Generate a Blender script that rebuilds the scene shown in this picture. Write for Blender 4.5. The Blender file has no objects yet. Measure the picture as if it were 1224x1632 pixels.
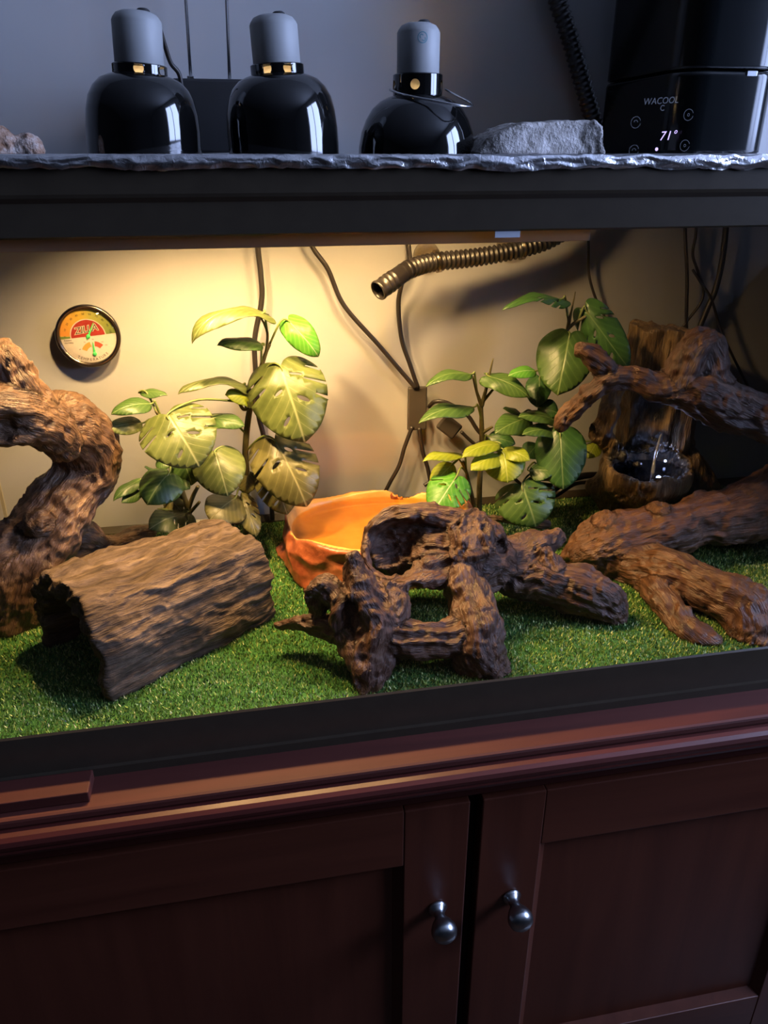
import bpy, bmesh, math, random
import numpy as np
from mathutils import Vector, Matrix
from mathutils.geometry import delaunay_2d_cdt

PI = math.pi
scene = bpy.context.scene
COL = scene.collection
rnd = random.Random(7)

# ------------------------------------------------------------------ camera
FPX, HORIZON = 1230.0, 245.0
PITCH = math.atan((816 - HORIZON) / FPX)
YAW = math.radians(10.8)
CAM = np.array([0.0, -0.62, 1.284])
cd = bpy.data.cameras.new('camera')
cam = bpy.data.objects.new('camera', cd); COL.objects.link(cam)
cam.location = CAM; cam.rotation_euler = (PI/2 - PITCH, 0, -YAW)
cd.sensor_fit = 'VERTICAL'; cd.sensor_height = 32.0; cd.lens = FPX / 1632 * 32.0
cd.clip_start = 0.02
scene.camera = cam

# ------------------------------------------------------------------ world, window light, exposure
w = bpy.data.worlds.new('sky'); scene.world = w; w.use_nodes = True
bg = w.node_tree.nodes['Background']
bg.inputs[0].default_value = (0.46, 0.59, 1.0, 1); bg.inputs[1].default_value = 27.0
scene.view_settings.view_transform = 'Standard'; scene.view_settings.look = 'None'
scene.view_settings.gamma = 1.0; scene.view_settings.use_curve_mapping = False
scene.view_settings.exposure = 0.0
try:
    scene.cycles.use_denoising = True
    scene.cycles.max_bounces = 10; scene.cycles.transparent_max_bounces = 24
    scene.cycles.caustics_reflective = False; scene.cycles.caustics_refractive = False
    scene.cycles.sample_clamp_indirect = 4.0
except Exception:
    pass
WIN_Y0, WIN_Y1, WIN_Z0, WIN_Z1, WALL_R = -1.12, 0.05, 1.25, 2.3, 1.75
pl = bpy.data.lights.new('window_portal', 'AREA'); pl.shape = 'RECTANGLE'
pl.size = WIN_Z1 - WIN_Z0; pl.size_y = WIN_Y1 - WIN_Y0; pl.cycles.is_portal = True
po = bpy.data.objects.new('window_portal', pl); COL.objects.link(po)
po.location = (WALL_R + 0.03, (WIN_Y0+WIN_Y1)/2, (WIN_Z0+WIN_Z1)/2); po.rotation_euler = (0, PI/2, 0)
LAMP_WATTS = (19.5, 13.0, 10.5)
LAMP_COLOR = (1.0, 0.635, 0.26)

# ------------------------------------------------------------------ picture point -> place in the scene
_F = np.array([math.sin(YAW), math.cos(YAW), 0]); _R = np.array([math.cos(YAW), -math.sin(YAW), 0]); _Z = np.array([0, 0, 1.0])
_FW = _F*math.cos(PITCH) - _Z*math.sin(PITCH); _DN = -_F*math.sin(PITCH) - _Z*math.cos(PITCH)
def ray(u, v): return _R*(u-612) + _DN*(v-816) + _FW*FPX
def P(u, v, Y):
    d = ray(u, v); return CAM + d*((Y-CAM[1])/d[1])
def PZ(u, v, z):
    d = ray(u, v); return CAM + d*((z-CAM[2])/d[2])
def mpp(p): return float((np.asarray(p)-CAM) @ _FW) / FPX      # metres per pixel at a point

# ------------------------------------------------------------------ object helpers
def tag(o, label=None, cat=None, group=None, kind=None):
    if label: o['label'] = label
    if cat: o['category'] = cat
    if group: o['group'] = group
    if kind: o['kind'] = kind
    return o
def empty(name, loc, label, cat, group=None):
    o = bpy.data.objects.new(name, None); COL.objects.link(o); o.location = Vector(loc); o.empty_display_size = 0.02
    return tag(o, label, cat, group)
def link(name, me, mat=None, parent=None, smooth=True):
    o = bpy.data.objects.new(name, me); COL.objects.link(o)
    if mat is not None and not me.materials: me.materials.append(mat)
    if smooth: me.polygons.foreach_set('use_smooth', [True]*len(me.polygons))
    if parent is not None:
        o.parent = parent
        wm = parent.location.copy()
        q = parent.parent
        while q: wm += q.location; q = q.parent
        o.location = -wm                      # meshes are written in world coordinates
    return o
def mesh(name, verts, faces):
    me = bpy.data.meshes.new(name)
    me.from_pydata([tuple(map(float, v)) for v in verts], [], [tuple(map(int, f)) for f in faces]); me.update()
    return me
def bm_obj(name, bm, mat, parent=None, smooth=False):
    me = bpy.data.meshes.new(name); bm.normal_update(); bm.to_mesh(me); bm.free()
    return link(name, me, mat, parent, smooth)
def box_bm(lo, hi, bev=0.0, seg=2, bm=None):
    bm = bm or bmesh.new()
    r = bmesh.ops.create_cube(bm, size=1.0)
    lo, hi = Vector(lo), Vector(hi)
    for v in r['verts']:
        v.co = Vector(((lo[i]+hi[i])/2 + v.co[i]*(hi[i]-lo[i])) for i in range(3))
    if bev > 0:
        es = list({e for v in r['verts'] for e in v.link_edges})
        bmesh.ops.bevel(bm, geom=es, offset=bev, segments=seg, affect='EDGES', profile=0.5)
    return bm
def box(name, lo, hi, mat, parent=None, bev=0.0, seg=2): return bm_obj(name, box_bm(lo, hi, bev, seg), mat, parent, False)
def lathe(profile, n=48, center=(0, 0, 0), axis=None, closed=False):
    """profile of (r, z) turned about z (or axis) -> verts, faces"""
    v, f = [], []
    m = len(profile)
    for r, z in profile:
        for k in range(n):
            a = 2*PI*k/n; v.append((r*math.cos(a), r*math.sin(a), z))
    for i in range(m-1 if not closed else m):
        j = (i+1) % m
        for k in range(n):
            k2 = (k+1) % n; f.append((i*n+k, i*n+k2, j*n+k2, j*n+k))
    M = Matrix.Identity(3) if axis is None else Vector((0, 0, 1)).rotation_difference(Vector(axis)).to_matrix()
    c = Vector(center)
    return [tuple(M @ Vector(p) + c) for p in v], f
def lathe_obj(name, profile, mat, parent=None, n=48, center=(0, 0, 0), axis=None):
    v, f = lathe(profile, n, center, axis); return link(name, mesh(name, v, f), mat, parent)
def catmull(pts, n=8):
    pts = [np.asarray(p, float) for p in pts]
    if len(pts) < 3:
        return [pts[0] + (pts[-1]-pts[0])*t for t in np.linspace(0, 1, n+1)]
    out = []
    for i in range(len(pts)-1):
        p0 = pts[max(i-1, 0)]; p1 = pts[i]; p2 = pts[i+1]; p3 = pts[min(i+2, len(pts)-1)]
        for t in np.linspace(0, 1, n, endpoint=False):
            out.append(0.5*((2*p1)+(-p0+p2)*t+(2*p0-5*p1+4*p2-p3)*t*t+(-p0+3*p1-3*p2+p3)*t**3))
    out.append(pts[-1]); return out
def sweep(path, radii, n=10, cap=True, flat=1.0, start=None):
    path = [Vector(p) for p in path]; m = len(path)
    if not hasattr(radii, '__len__'): radii = [radii]*m
    v, f = [], []
    T = [(path[min(i+1, m-1)]-path[max(i-1, 0)]).normalized() for i in range(m)]
    up = Vector(start) if start else (Vector((0, 1, 0)) if abs(T[0].y) < 0.9 else Vector((1, 0, 0)))
    N = (up - T[0]*up.dot(T[0])).normalized()
    for i in range(m):
        N = (N - T[i]*N.dot(T[i])).normalized(); B = T[i].cross(N)
        for k in range(n):
            a = 2*PI*k/n
            v.append(path[i] + N*(math.cos(a)*radii[i]*flat) + B*(math.sin(a)*radii[i]))
    for i in range(m-1):
        for k in range(n):
            k2 = (k+1) % n; f.append((i*n+k, i*n+k2, (i+1)*n+k2, (i+1)*n+k))
    if cap:
        f.append(tuple(range(n-1, -1, -1))); f.append(tuple((m-1)*n+k for k in range(n)))
    return v, f
def tube(name, pts, r, mat, parent=None, n=10, sub=8, flat=1.0, cap=True):
    path = catmull(pts, sub); m = len(path)
    if hasattr(r, '__len__'):
        rr = list(np.interp(np.linspace(0, len(r)-1, m), range(len(r)), r))
    else: rr = [r]*m
    v, f = sweep(path, rr, n, cap, flat)
    return link(name, mesh(name, v, f), mat, parent)
def text_mesh(body, size, extrude=0.0002, offset=0.0, shear=0.0, spacing=1.0):
    cu = bpy.data.curves.new('lettering', 'FONT'); cu.body = body; cu.size = size; cu.extrude = extrude
    cu.offset = offset; cu.shear = shear; cu.align_x = 'CENTER'; cu.align_y = 'CENTER'; cu.space_character = spacing
    cu.resolution_u = 3
    o = bpy.data.objects.new('lettering', cu); COL.objects.link(o)
    dg = bpy.context.evaluated_depsgraph_get(); dg.update()
    me = bpy.data.meshes.new_from_object(o.evaluated_get(dg))
    bpy.data.objects.remove(o); bpy.data.curves.remove(cu)
    return me
def xf(me, fn):
    for v in me.vertices: v.co = Vector(fn(v.co))
    me.update(); return me

# ------------------------------------------------------------------ noise and distance-field meshing
_rng = np.random.default_rng(3)
_TAB = _rng.random(4096)*2-1
def _h(i, j, k, s): return _TAB[((i*73856093) ^ (j*19349663) ^ (k*83492791) ^ (s*2654435)) & 4095]
def vnoise(Q, s=0):
    Q = np.asarray(Q, float); I = np.floor(Q).astype(np.int64); Fr = Q-I; Fr = Fr*Fr*(3-2*Fr)
    x, y, z = Fr.T; i, j, k = I.T
    def L(a, b, t): return a+(b-a)*t
    return L(L(L(_h(i, j, k, s), _h(i+1, j, k, s), x), L(_h(i, j+1, k, s), _h(i+1, j+1, k, s), x), y),
             L(L(_h(i, j, k+1, s), _h(i+1, j, k+1, s), x), L(_h(i, j+1, k+1, s), _h(i+1, j+1, k+1, s), x), y), z)
def fbm(Q, s=0, o=3):
    Q = np.asarray(Q, float); t = 0; a = 1.0
    for q in range(o): t = t + a*vnoise(Q*2**q, s+q*7); a *= 0.5
    return t/1.75
def smin(a, b, k):
    h = np.clip(0.5+0.5*(b-a)/k, 0, 1); return b+(a-b)*h-k*h*(1-h)
def surface_nets(fn, lo, hi, h):
    lo = np.asarray(lo, float); hi = np.asarray(hi, float)
    nbk = np.ceil(((hi-lo)/h+1)/4).astype(int); n = nbk*4     # blocks of 4: only those near the surface are evaluated finely
    bi = np.stack(np.meshgrid(*[np.arange(q) for q in nbk], indexing='ij'), 3).reshape(-1, 3)
    dc = fn(lo + h*(bi*4+1.5))
    V = np.repeat(np.repeat(np.repeat(dc.reshape(tuple(nbk)), 4, 0), 4, 1), 4, 2)
    act_b = bi[np.abs(dc) < 4*h*1.75+.006]
    sub = np.stack(np.meshgrid(*[np.arange(4)]*3, indexing='ij'), 3).reshape(-1, 3)
    for q in range(0, len(act_b), 3000):
        ii = (act_b[q:q+3000, None, :]*4+sub[None]).reshape(-1, 3)
        V[ii[:, 0], ii[:, 1], ii[:, 2]] = fn(lo+h*ii)
    S = V < 0
    nx, ny, nz = n-1
    cnt = np.zeros((nx, ny, nz)); acc = np.zeros((nx, ny, nz, 3))
    I, J, K = np.meshgrid(np.arange(nx), np.arange(ny), np.arange(nz), indexing='ij')
    for axis in range(3):
        o1, o2 = [a for a in range(3) if a != axis]
        for d1 in (0, 1):
            for d2 in (0, 1):
                o = [0, 0, 0]; o[o1] = d1; o[o2] = d2
                e = list(o); e[axis] = 1
                a = V[o[0]:o[0]+nx, o[1]:o[1]+ny, o[2]:o[2]+nz]; b = V[e[0]:e[0]+nx, e[1]:e[1]+ny, e[2]:e[2]+nz]
                m = (a < 0) != (b < 0)
                t = np.where(m, a/np.where(m, a-b, 1), 0)
                cnt += m
                for q in range(3):
                    acc[..., q] += m*(o[q] if q != axis else 0)
                acc[..., axis] += t
    act = cnt > 0
    idx = -np.ones((nx, ny, nz), int); idx[act] = np.arange(act.sum())
    base = np.stack([I[act], J[act], K[act]], 1)
    verts = lo + h*(base + acc[act]/cnt[act][:, None])
    faces = []
    for axis in range(3):
        o1, o2 = (axis+1) % 3, (axis+2) % 3
        sl0 = [slice(1, None)]*3; 
        A = [slice(1, n[q]-1) for q in range(3)]; B = list(A)
        A[axis] = slice(0, n[axis]-1); B[axis] = slice(1, n[axis])
        s0 = S[tuple(A)]; s1 = S[tuple(B)]
        pos = np.argwhere(s0 != s1)
        if len(pos) == 0: continue
        fl = s0[tuple(pos.T)]
        c = pos.copy(); c[:, o1] += 1; c[:, o2] += 1
        def g(d1, d2):
            q = c.copy(); q[:, o1] -= d1; q[:, o2] -= d2; return idx[tuple(q.T)]
        quad = np.stack([g(1, 1), g(0, 1), g(0, 0), g(1, 0)], 1)
        quad[~fl] = quad[~fl][:, ::-1]
        faces.append(quad)
    return verts, np.concatenate(faces)
def np_mesh(name, verts, quads):
    me = bpy.data.meshes.new(name)
    nv, nf = len(verts), len(quads)
    me.vertices.add(nv); me.vertices.foreach_set('co', np.asarray(verts, np.float32).ravel())
    me.loops.add(nf*quads.shape[1]); me.loops.foreach_set('vertex_index', np.asarray(quads, np.int32).ravel())
    me.polygons.add(nf); me.polygons.foreach_set('loop_start', np.arange(0, nf*quads.shape[1], quads.shape[1], dtype=np.int32))
    me.update(calc_edges=True); me.validate(); return me
def normals(me):
    a = np.zeros(len(me.vertices)*3, np.float32); me.vertex_normals.foreach_get('vector', a); return a.reshape(-1, 3)
def coords(me):
    a = np.zeros(len(me.vertices)*3, np.float32); me.vertices.foreach_get('co', a); return a.reshape(-1, 3).astype(float)
def set_grain(me, G):
    at = me.attributes.new('grain', 'FLOAT_VECTOR', 'POINT'); at.data.foreach_set('vector', np.asarray(G, np.float32).ravel())

def wood(name, limbs, mat, parent=None, h=0.0024, k=0.014, cuts=(), amp=1.0, warp=0.005, floor=None, seed=0, k_cut=0.006, ridge=(95, 11), taper_noise=0.0):
    """limbs: lists of (u, v, Y, radius in pixels); cuts: (u, v, Y, (rx, ry, rz) metres)"""
    L = []
    for lb in limbs:
        pts = [(P(u, v, Y), r*mpp(P(u, v, Y))) for u, v, Y, r in lb]
        ps = catmull([np.append(p, r) for p, r in pts], 3)
        L.append([(q[:3], max(q[3], 0.0015)) for q in ps])
    allp = np.array([q for lb in L for q, _ in lb]); allr = max(r for lb in L for _, r in lb)
    lo = np.array([min(q[i]-r for lb in L for q, r in lb) for i in range(3)]) - 0.016
    hi = np.array([max(q[i]+r for lb in L for q, r in lb) for i in range(3)]) + 0.016
    C = [(P(u, v, Y), np.array(s)) for u, v, Y, s in cuts]
    def fn(Q):
        W = Q + warp*np.stack([vnoise(Q*28+s*13.7, seed+s) for s in (1, 2, 3)], 1)
        d = None
        for lb in L:
            for (a, ra), (b, rb) in zip(lb[:-1], lb[1:]):
                ba = b-a; pa = W-a
                t = np.clip(pa @ ba/max(ba @ ba, 1e-9), 0, 1)
                e = np.sqrt(((pa-t[:, None]*ba)**2).sum(1)) - (ra+(rb-ra)*t)
                d = e if d is None else smin(d, e, k)
        for c, s in C:
            q = (W-c)/s; e = (np.sqrt((q*q).sum(1))-1)*s.min()
            d = -smin(-d, e, k_cut)
        if floor is not None: d = np.maximum.reduce([d, floor - Q[:, 2], TX0+.0105-Q[:, 0], Q[:, 0]-TX1+.0105, Q[:, 1]-TD+.0105])
        return d
    v, f = surface_nets(fn, lo, hi, h)
    me = np_mesh(name, v, f)
    # grain coordinates: along the nearest limb and across it
    best = np.full(len(v), 1e9); G = np.zeros((len(v), 3)); off = 0.0
    for li, lb in enumerate(L):
        s = off
        T0 = lb[1][0]-lb[0][0]; T0 = T0/np.linalg.norm(T0); N = np.cross(T0, [0.3, 0.9, 0.2]); N /= np.linalg.norm(N)
        for (a, ra), (b, rb) in zip(lb[:-1], lb[1:]):
            ba = b-a; l = np.linalg.norm(ba)
            if l < 1e-6: continue
            T = ba/l; N = N - T*(N @ T); N /= np.linalg.norm(N); B = np.cross(T, N)
            pa = v-a; tt = pa @ T; t = np.clip(tt/l, 0, 1)
            o = pa - (t*l)[:, None]*T
            d = np.sqrt((o*o).sum(1)) - (ra+(rb-ra)*t)
            m = d < best
            best[m] = d[m]; G[m] = np.stack([o[m] @ N, o[m] @ B, s+tt[m]], 1)
            s += l
        off += 1.37
    nm = normals(me); X = coords(me)
    q = np.stack([G[:, 0]*ridge[0], G[:, 1]*ridge[0], G[:, 2]*ridge[1]], 1) + 0.6*np.stack([vnoise(X*60, seed+4), vnoise(X*60, seed+5), vnoise(X*60, seed+6)], 1)
    r1 = 1-np.abs(vnoise(q, seed+10))*2.2
    r2 = vnoise(q*np.array([2.6, 2.6, 2.0]), seed+11)
    pit = np.clip(vnoise(X*np.array([70, 70, 70]), seed+13)-.25, 0, 1)
    d = amp*(0.0019*r1 + 0.0013*r2 + 0.0028*fbm(X*42, seed+12) - 0.0052*pit + 0.0010*vnoise(X*190, seed+14))
    X = X + nm*d[:, None]
    if floor is not None: X[:, 2] = np.maximum(X[:, 2], floor); X[:, 0] = np.clip(X[:, 0], TX0+.0098, TX1-.0098); X[:, 1] = np.clip(X[:, 1], .0098, TD-.0098)
    me.vertices.foreach_set('co', X.astype(np.float32).ravel()); me.update()
    set_grain(me, G)
    return link(name, me, mat, parent)

# ------------------------------------------------------------------ materials
class NT:
    def __init__(s, name):
        s.m = bpy.data.materials.new(name); s.m.use_nodes = True; s.t = s.m.node_tree; s.t.nodes.clear()
        s.out = s.n('ShaderNodeOutputMaterial')
    def n(s, typ, **kw):
        x = s.t.nodes.new(typ)
        for a, b in kw.items(): setattr(x, a, b)
        return x
    def l(s, a, b): s.t.links.new(a, b)
    def val(s, sock, v):
        if hasattr(v, 'is_linked') or isinstance(v, bpy.types.NodeSocket): s.l(v, sock)
        else: sock.default_value = v
    def math(s, op, a, b=0.0, c=0.0, clamp=False):
        x = s.n('ShaderNodeMath', operation=op, use_clamp=clamp)
        for i, q in enumerate((a, b, c)): s.val(x.inputs[i], q)
        return x.outputs[0]
    def noise(s, vec, scale, detail=4, rough=0.55, dist=0.0):
        x = s.n('ShaderNodeTexNoise'); x.inputs['Scale'].default_value = scale; x.inputs['Detail'].default_value = detail
        x.inputs['Roughness'].default_value = rough; x.inputs['Distortion'].default_value = dist
        if vec is not None: s.l(vec, x.inputs['Vector'])
        return x.outputs['Fac']
    def ramp(s, fac, stops, interp='LINEAR'):
        x = s.n('ShaderNodeValToRGB'); cr = x.color_ramp; cr.interpolation = interp
        while len(cr.elements) < len(stops): cr.elements.new(0.5)
        for e, (p, c) in zip(cr.elements, stops): e.position = p; e.color = (*c, 1) if len(c) == 3 else c
        s.val(x.inputs[0], fac); return x.outputs[0]
    def mix(s, fac, a, b):
        x = s.n('ShaderNodeMix', data_type='RGBA'); s.val(x.inputs[0], fac)
        for i, q in ((6, a), (7, b)):
            if isinstance(q, tuple): q = (*q, 1) if len(q) == 3 else q
            s.val(x.inputs[i], q)
        return x.outputs[2]
    def attr(s, name): return s.n('ShaderNodeAttribute', attribute_name=name).outputs['Vector']
    def obj(s): return s.n('ShaderNodeTexCoord').outputs['Object']
    def mapping(s, vec, scale):
        x = s.n('ShaderNodeMapping'); x.inputs['Scale'].default_value = scale; s.l(vec, x.inputs['Vector']); return x.outputs[0]
    def bump(s, height, strength=0.3, dist=0.001):
        x = s.n('ShaderNodeBump'); x.inputs['Strength'].default_value = strength; x.inputs['Distance'].default_value = dist
        s.l(height, x.inputs['Height']); return x.outputs[0]
    def bsdf(s, color, rough=0.5, metal=0.0, spec=0.5, normal=None, **kw):
        b = s.n('ShaderNodeBsdfPrincipled')
        if isinstance(color, tuple): color = (*color, 1) if len(color) == 3 else color
        s.val(b.inputs['Base Color'], color); s.val(b.inputs['Roughness'], rough); s.val(b.inputs['Metallic'], metal)
        b.inputs['Specular IOR Level'].default_value = spec
        for a, q in kw.items(): s.val(b.inputs[a.replace('_', ' ')], q)
        if normal is not None: s.l(normal, b.inputs['Normal'])
        return b.outputs[0]
    def done(s, sh): s.l(sh, s.out.inputs[0]); return s.m

def plain(name, color, rough=0.5, metal=0.0, spec=0.5, var=0.12, scale=40, bump=0.0, **kw):
    t = NT(name); o = t.obj(); f = t.noise(o, scale)
    c = t.ramp(f, [(0.3, tuple(x*(1-var) for x in color)), (0.7, tuple(min(1, x*(1+var)) for x in color))])
    n = t.bump(t.noise(o, scale*6), bump, 0.0006) if bump else None
    return t.done(t.bsdf(c, rough, metal, spec, n, **kw))
def wood_mat(name, dark, mid, light, rough=0.5, spec=0.4, fine=1.0, inner=None):
    t = NT(name); g = t.attr('grain')
    a = t.noise(t.mapping(g, (130*fine, 130*fine, 16*fine)), 1.0, 5, 0.6)
    b = t.noise(t.mapping(g, (420*fine, 420*fine, 60*fine)), 1.0, 4, 0.6)
    c = t.noise(t.obj(), 22, 4)
    f = t.math('ADD', t.math('MULTIPLY', a, 0.55), t.math('ADD', t.math('MULTIPLY', b, 0.25), t.math('MULTIPLY', c, 0.2)))
    col = t.ramp(f, [(0.34, dark), (0.5, mid), (0.66, light)])
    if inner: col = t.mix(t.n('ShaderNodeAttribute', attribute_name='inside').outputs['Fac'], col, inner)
    hgt = t.math('ADD', t.math('MULTIPLY', a, 1.0), t.math('MULTIPLY', b, 0.5))
    return t.done(t.bsdf(col, rough, 0, spec, t.bump(hgt, 0.9, 0.006)))
def grain_wood(name, dark, light, axis, rough=0.35, coat=0.2):
    t = NT(name); sc = [28, 28, 28]; sc[axis] = 2.0
    f = t.noise(t.mapping(t.obj(), tuple(sc)), 1.0, 6, 0.62, 0.6)
    col = t.ramp(f, [(0.3, dark), (0.7, light)])
    return t.done(t.bsdf(col, rough, 0, 0.3, t.bump(f, 0.08, 0.0006), Coat_Weight=coat, Coat_Roughness=0.25))
def emit(name, color, s):
    t = NT(name); e = t.n('ShaderNodeEmission'); e.inputs[0].default_value = (*color, 1); e.inputs[1].default_value = s
    return t.done(e.outputs[0])
def glass_mat(name, tint=(1, 1, 1), base=0.03, rough=0.0):
    t = NT(name); tr = t.n('ShaderNodeBsdfTransparent'); tr.inputs[0].default_value = (*tint, 1)
    gl = t.n('ShaderNodeBsdfGlossy'); gl.inputs['Roughness'].default_value = rough
    lw = t.n('ShaderNodeLayerWeight'); lw.inputs['Blend'].default_value = 0.5
    fac = t.math('ADD', t.math('MULTIPLY', t.math('POWER', lw.outputs['Facing'], 5.0), 0.6), base)
    mx = t.n('ShaderNodeMixShader'); t.l(fac, mx.inputs[0]); t.l(tr.outputs[0], mx.inputs[1]); t.l(gl.outputs[0], mx.inputs[2])
    return t.done(mx.outputs[0])
def leaf_mat(name, dark, light, vein, trans=0.35, rough=0.38):
    t = NT(name)
    uv = t.n('ShaderNodeUVMap'); sx = t.n('ShaderNodeSeparateXYZ'); t.l(uv.outputs[0], sx.inputs[0])
    x = t.math('SUBTRACT', sx.outputs[0], 0.5); ax = t.math('ABSOLUTE', x); y = sx.outputs[1]
    ph = t.math('SUBTRACT', t.math('MULTIPLY', y, 6.5), t.math('MULTIPLY', t.math('POWER', ax, 0.8), 5.6))
    tri = t.math('ABSOLUTE', t.math('SUBTRACT', t.math('FRACT', ph), 0.5))
    v1 = t.math('SMOOTHSTEP', 0.05, 0.0, tri) if False else t.math('SUBTRACT', 1.0, t.math('MULTIPLY', tri, 16.0), clamp=True)
    v2 = t.math('SUBTRACT', 1.0, t.math('MULTIPLY', ax, 45.0), clamp=True)
    ed = t.math('MULTIPLY', v1, t.math('SUBTRACT', 1.0, t.math('MULTIPLY', ax, 1.7), clamp=True))
    v = t.math('MAXIMUM', t.math('MULTIPLY', ed, 0.42), v2)
    f = t.math('ADD', t.math('MULTIPLY', t.noise(t.obj(), 45, 4), 0.55), t.math('MULTIPLY', tri, 0.22))
    col = t.mix(v, t.ramp(f, [(0.22, light), (0.52, dark)]), vein)
    nb = t.bump(t.math('SUBTRACT', t.math('MULTIPLY', t.noise(t.obj(), 160, 3), 0.2), t.math('MULTIPLY', v, 0.7)), 0.35, 0.0012)
    b = t.bsdf(col, rough, 0, 0.5, nb)
    tl = t.n('ShaderNodeBsdfTranslucent'); t.l(col, tl.inputs[0])
    mx = t.n('ShaderNodeMixShader'); mx.inputs[0].default_value = trans; t.l(b, mx.inputs[1]); t.l(tl.outputs[0], mx.inputs[2])
    return t.done(mx.outputs[0])

M = {}
M['wall'] = plain('wall_paint', (0.46, 0.455, 0.45), 0.8, var=0.03, scale=6, bump=0.05)
M['dark_wall'] = plain('dark_panelling', (0.03, 0.026, 0.023), 0.7, var=.03)
M['ceiling'] = plain('ceiling_paint', (0.42, 0.42, 0.42), 0.9, var=0.03)
M['floor'] = grain_wood('dark_floorboards', (0.02, 0.012, 0.008), (0.05, 0.03, 0.02), 0)
M['trim'] = plain('white_trim', (0.5, 0.5, 0.5), 0.5)
M['cherry'] = grain_wood('cherry_stain_along', (0.040, 0.0075, 0.0055), (0.072, 0.0135, 0.010), 0, 0.48, 0.08)
M['ledge'] = grain_wood('cherry_stain_ledge', (0.040, 0.0085, 0.006), (0.070, 0.016, 0.011), 0, 0.62, 0.0)
M['cherry_v'] = grain_wood('cherry_stain_upright', (0.062, 0.0155, 0.008), (0.098, 0.027, 0.014), 2, 0.42, 0.08)
M['cherry_h'] = grain_wood('cherry_stain_rail', (0.062, 0.0155, 0.008), (0.098, 0.027, 0.014), 0, 0.42, 0.08)
M['recess'] = plain('dark_carcass', (0.02, 0.005, 0.004), 0.6)
M['black_frame'] = plain('black_plastic_frame', (0.040, 0.031, 0.021), 0.32, spec=0.35, var=0.1, scale=60)
t = NT('smoked_plastic_lip'); b_ = t.bsdf((0.24, 0.19, 0.14), 0.28, 0, 0.6); tl = t.n('ShaderNodeBsdfTranslucent'); tl.inputs[0].default_value = (0.45, 0.36, 0.25, 1)
mx = t.n('ShaderNodeMixShader'); mx.inputs[0].default_value = 0.5; t.l(b_, mx.inputs[1]); t.l(tl.outputs[0], mx.inputs[2]); M['lip'] = t.done(mx.outputs[0])
M['glass'] = glass_mat('clear_glass')
M['black_gloss'] = plain('black_enamel', (0.004, 0.004, 0.004), 0.06, spec=0.6, var=0.0)
M['lining'] = plain('white_reflector_lining', (0.58, 0.56, 0.53), 0.5)
M['ceramic'] = plain('grey_socket_plastic', (0.275, 0.28, 0.28), 0.55, var=0.05)
M['button'] = plain('black_rubber', (0.012, 0.012, 0.012), 0.6)
M['steel'] = plain('bright_steel', (0.6, 0.6, 0.6), 0.2, 1.0, var=0.05)
M['nickel'] = plain('brushed_nickel', (0.42, 0.44, 0.46), 0.28, 1.0, var=0.08)
M['cord'] = plain('black_cord_rubber', (0.018, 0.014, 0.012), 0.45, var=0.15, scale=120)
M['matte_black'] = plain('matte_black', (0.012, 0.012, 0.013), 0.65)
M['fogger'] = plain('fogger_plastic', (0.004, 0.005, 0.0055), 0.16, spec=0.3, var=0.05)
M['print_grey'] = plain('grey_print', (0.035, 0.035, 0.035), 0.5)
M['led'] = emit('violet_digits', (0.55, 0.45, 1.0), 1.6)
M['hose'] = plain('corrugated_black_plastic', (0.016, 0.013, 0.012), 0.36, spec=0.6, var=0.1)
M['emblem'] = plain('teal_print', (0.08, 0.22, 0.27), 0.6)
M['terracotta'] = None

# ------------------------------------------------------------------ room
def struct(o): o['kind'] = 'structure'; return o
BACK_Y = 0.4595
X0, X1, Y0, ZC = -2.8, WALL_R, -4.2, 2.5
struct(box('floor', (X0-.1, Y0-.1, -0.1), (X1+.12, BACK_Y+.1, 0), M['floor']))
struct(box('ceiling', (X0-.1, Y0-.1, ZC), (X1+.12, BACK_Y+.1, ZC+.1), M['ceiling']))
struct(box('wall_back', (X0-.1, BACK_Y, 0), (X1+.12, BACK_Y+.1, ZC), M['wall']))
struct(box('wall_left', (X0-.1, Y0, 0), (X0, BACK_Y, ZC), M['dark_wall']))
struct(box('wall_front', (X0-.1, Y0-.1, 0), (X1+.12, Y0, ZC), M['dark_wall']))
bm = box_bm((X1, Y0, 0), (X1+.12, WIN_Y0, ZC)); box_bm((X1, WIN_Y1, 0), (X1+.12, BACK_Y, ZC), bm=bm)
box_bm((X1, WIN_Y0, 0), (X1+.12, WIN_Y1, WIN_Z0), bm=bm); box_bm((X1, WIN_Y0, WIN_Z1), (X1+.12, WIN_Y1, ZC), bm=bm)
struct(bm_obj('wall_right', bm, M['wall']))
bm = bmesh.new(); fr = 0.05
box_bm((X1+.03, WIN_Y0, WIN_Z0), (X1+.09, WIN_Y0+fr, WIN_Z1), bm=bm); box_bm((X1+.03, WIN_Y1-fr, WIN_Z0), (X1+.09, WIN_Y1, WIN_Z1), bm=bm)
box_bm((X1+.03, WIN_Y0, WIN_Z0), (X1+.09, WIN_Y1, WIN_Z0+fr), bm=bm); box_bm((X1+.03, WIN_Y0, WIN_Z1-fr), (X1+.09, WIN_Y1, WIN_Z1), bm=bm)
ym = (WIN_Y0+WIN_Y1)/2; box_bm((X1+.04, ym-.02, WIN_Z0+fr), (X1+.08, ym+.02, WIN_Z1-fr), bm=bm)
win = struct(bm_obj('window_1', bm, M['trim']))
struct(box('baseboard_back', (X0, BACK_Y-.012, 0), (X1, BACK_Y, .09), M['trim']))

# ------------------------------------------------------------------ cabinet
CX0, CX1, CT, CF = -0.45, 0.98, 0.73, -0.030
cab = empty('cabinet', (0.26, 0.2, 0), 'dark cherry wood cabinet with two panelled doors carrying the glass terrarium', 'cabinet')
box('carcass', (CX0+.02, CF+.022, 0.0), (CX1-.02, 0.455, 0.685), M['recess'], cab)
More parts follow.
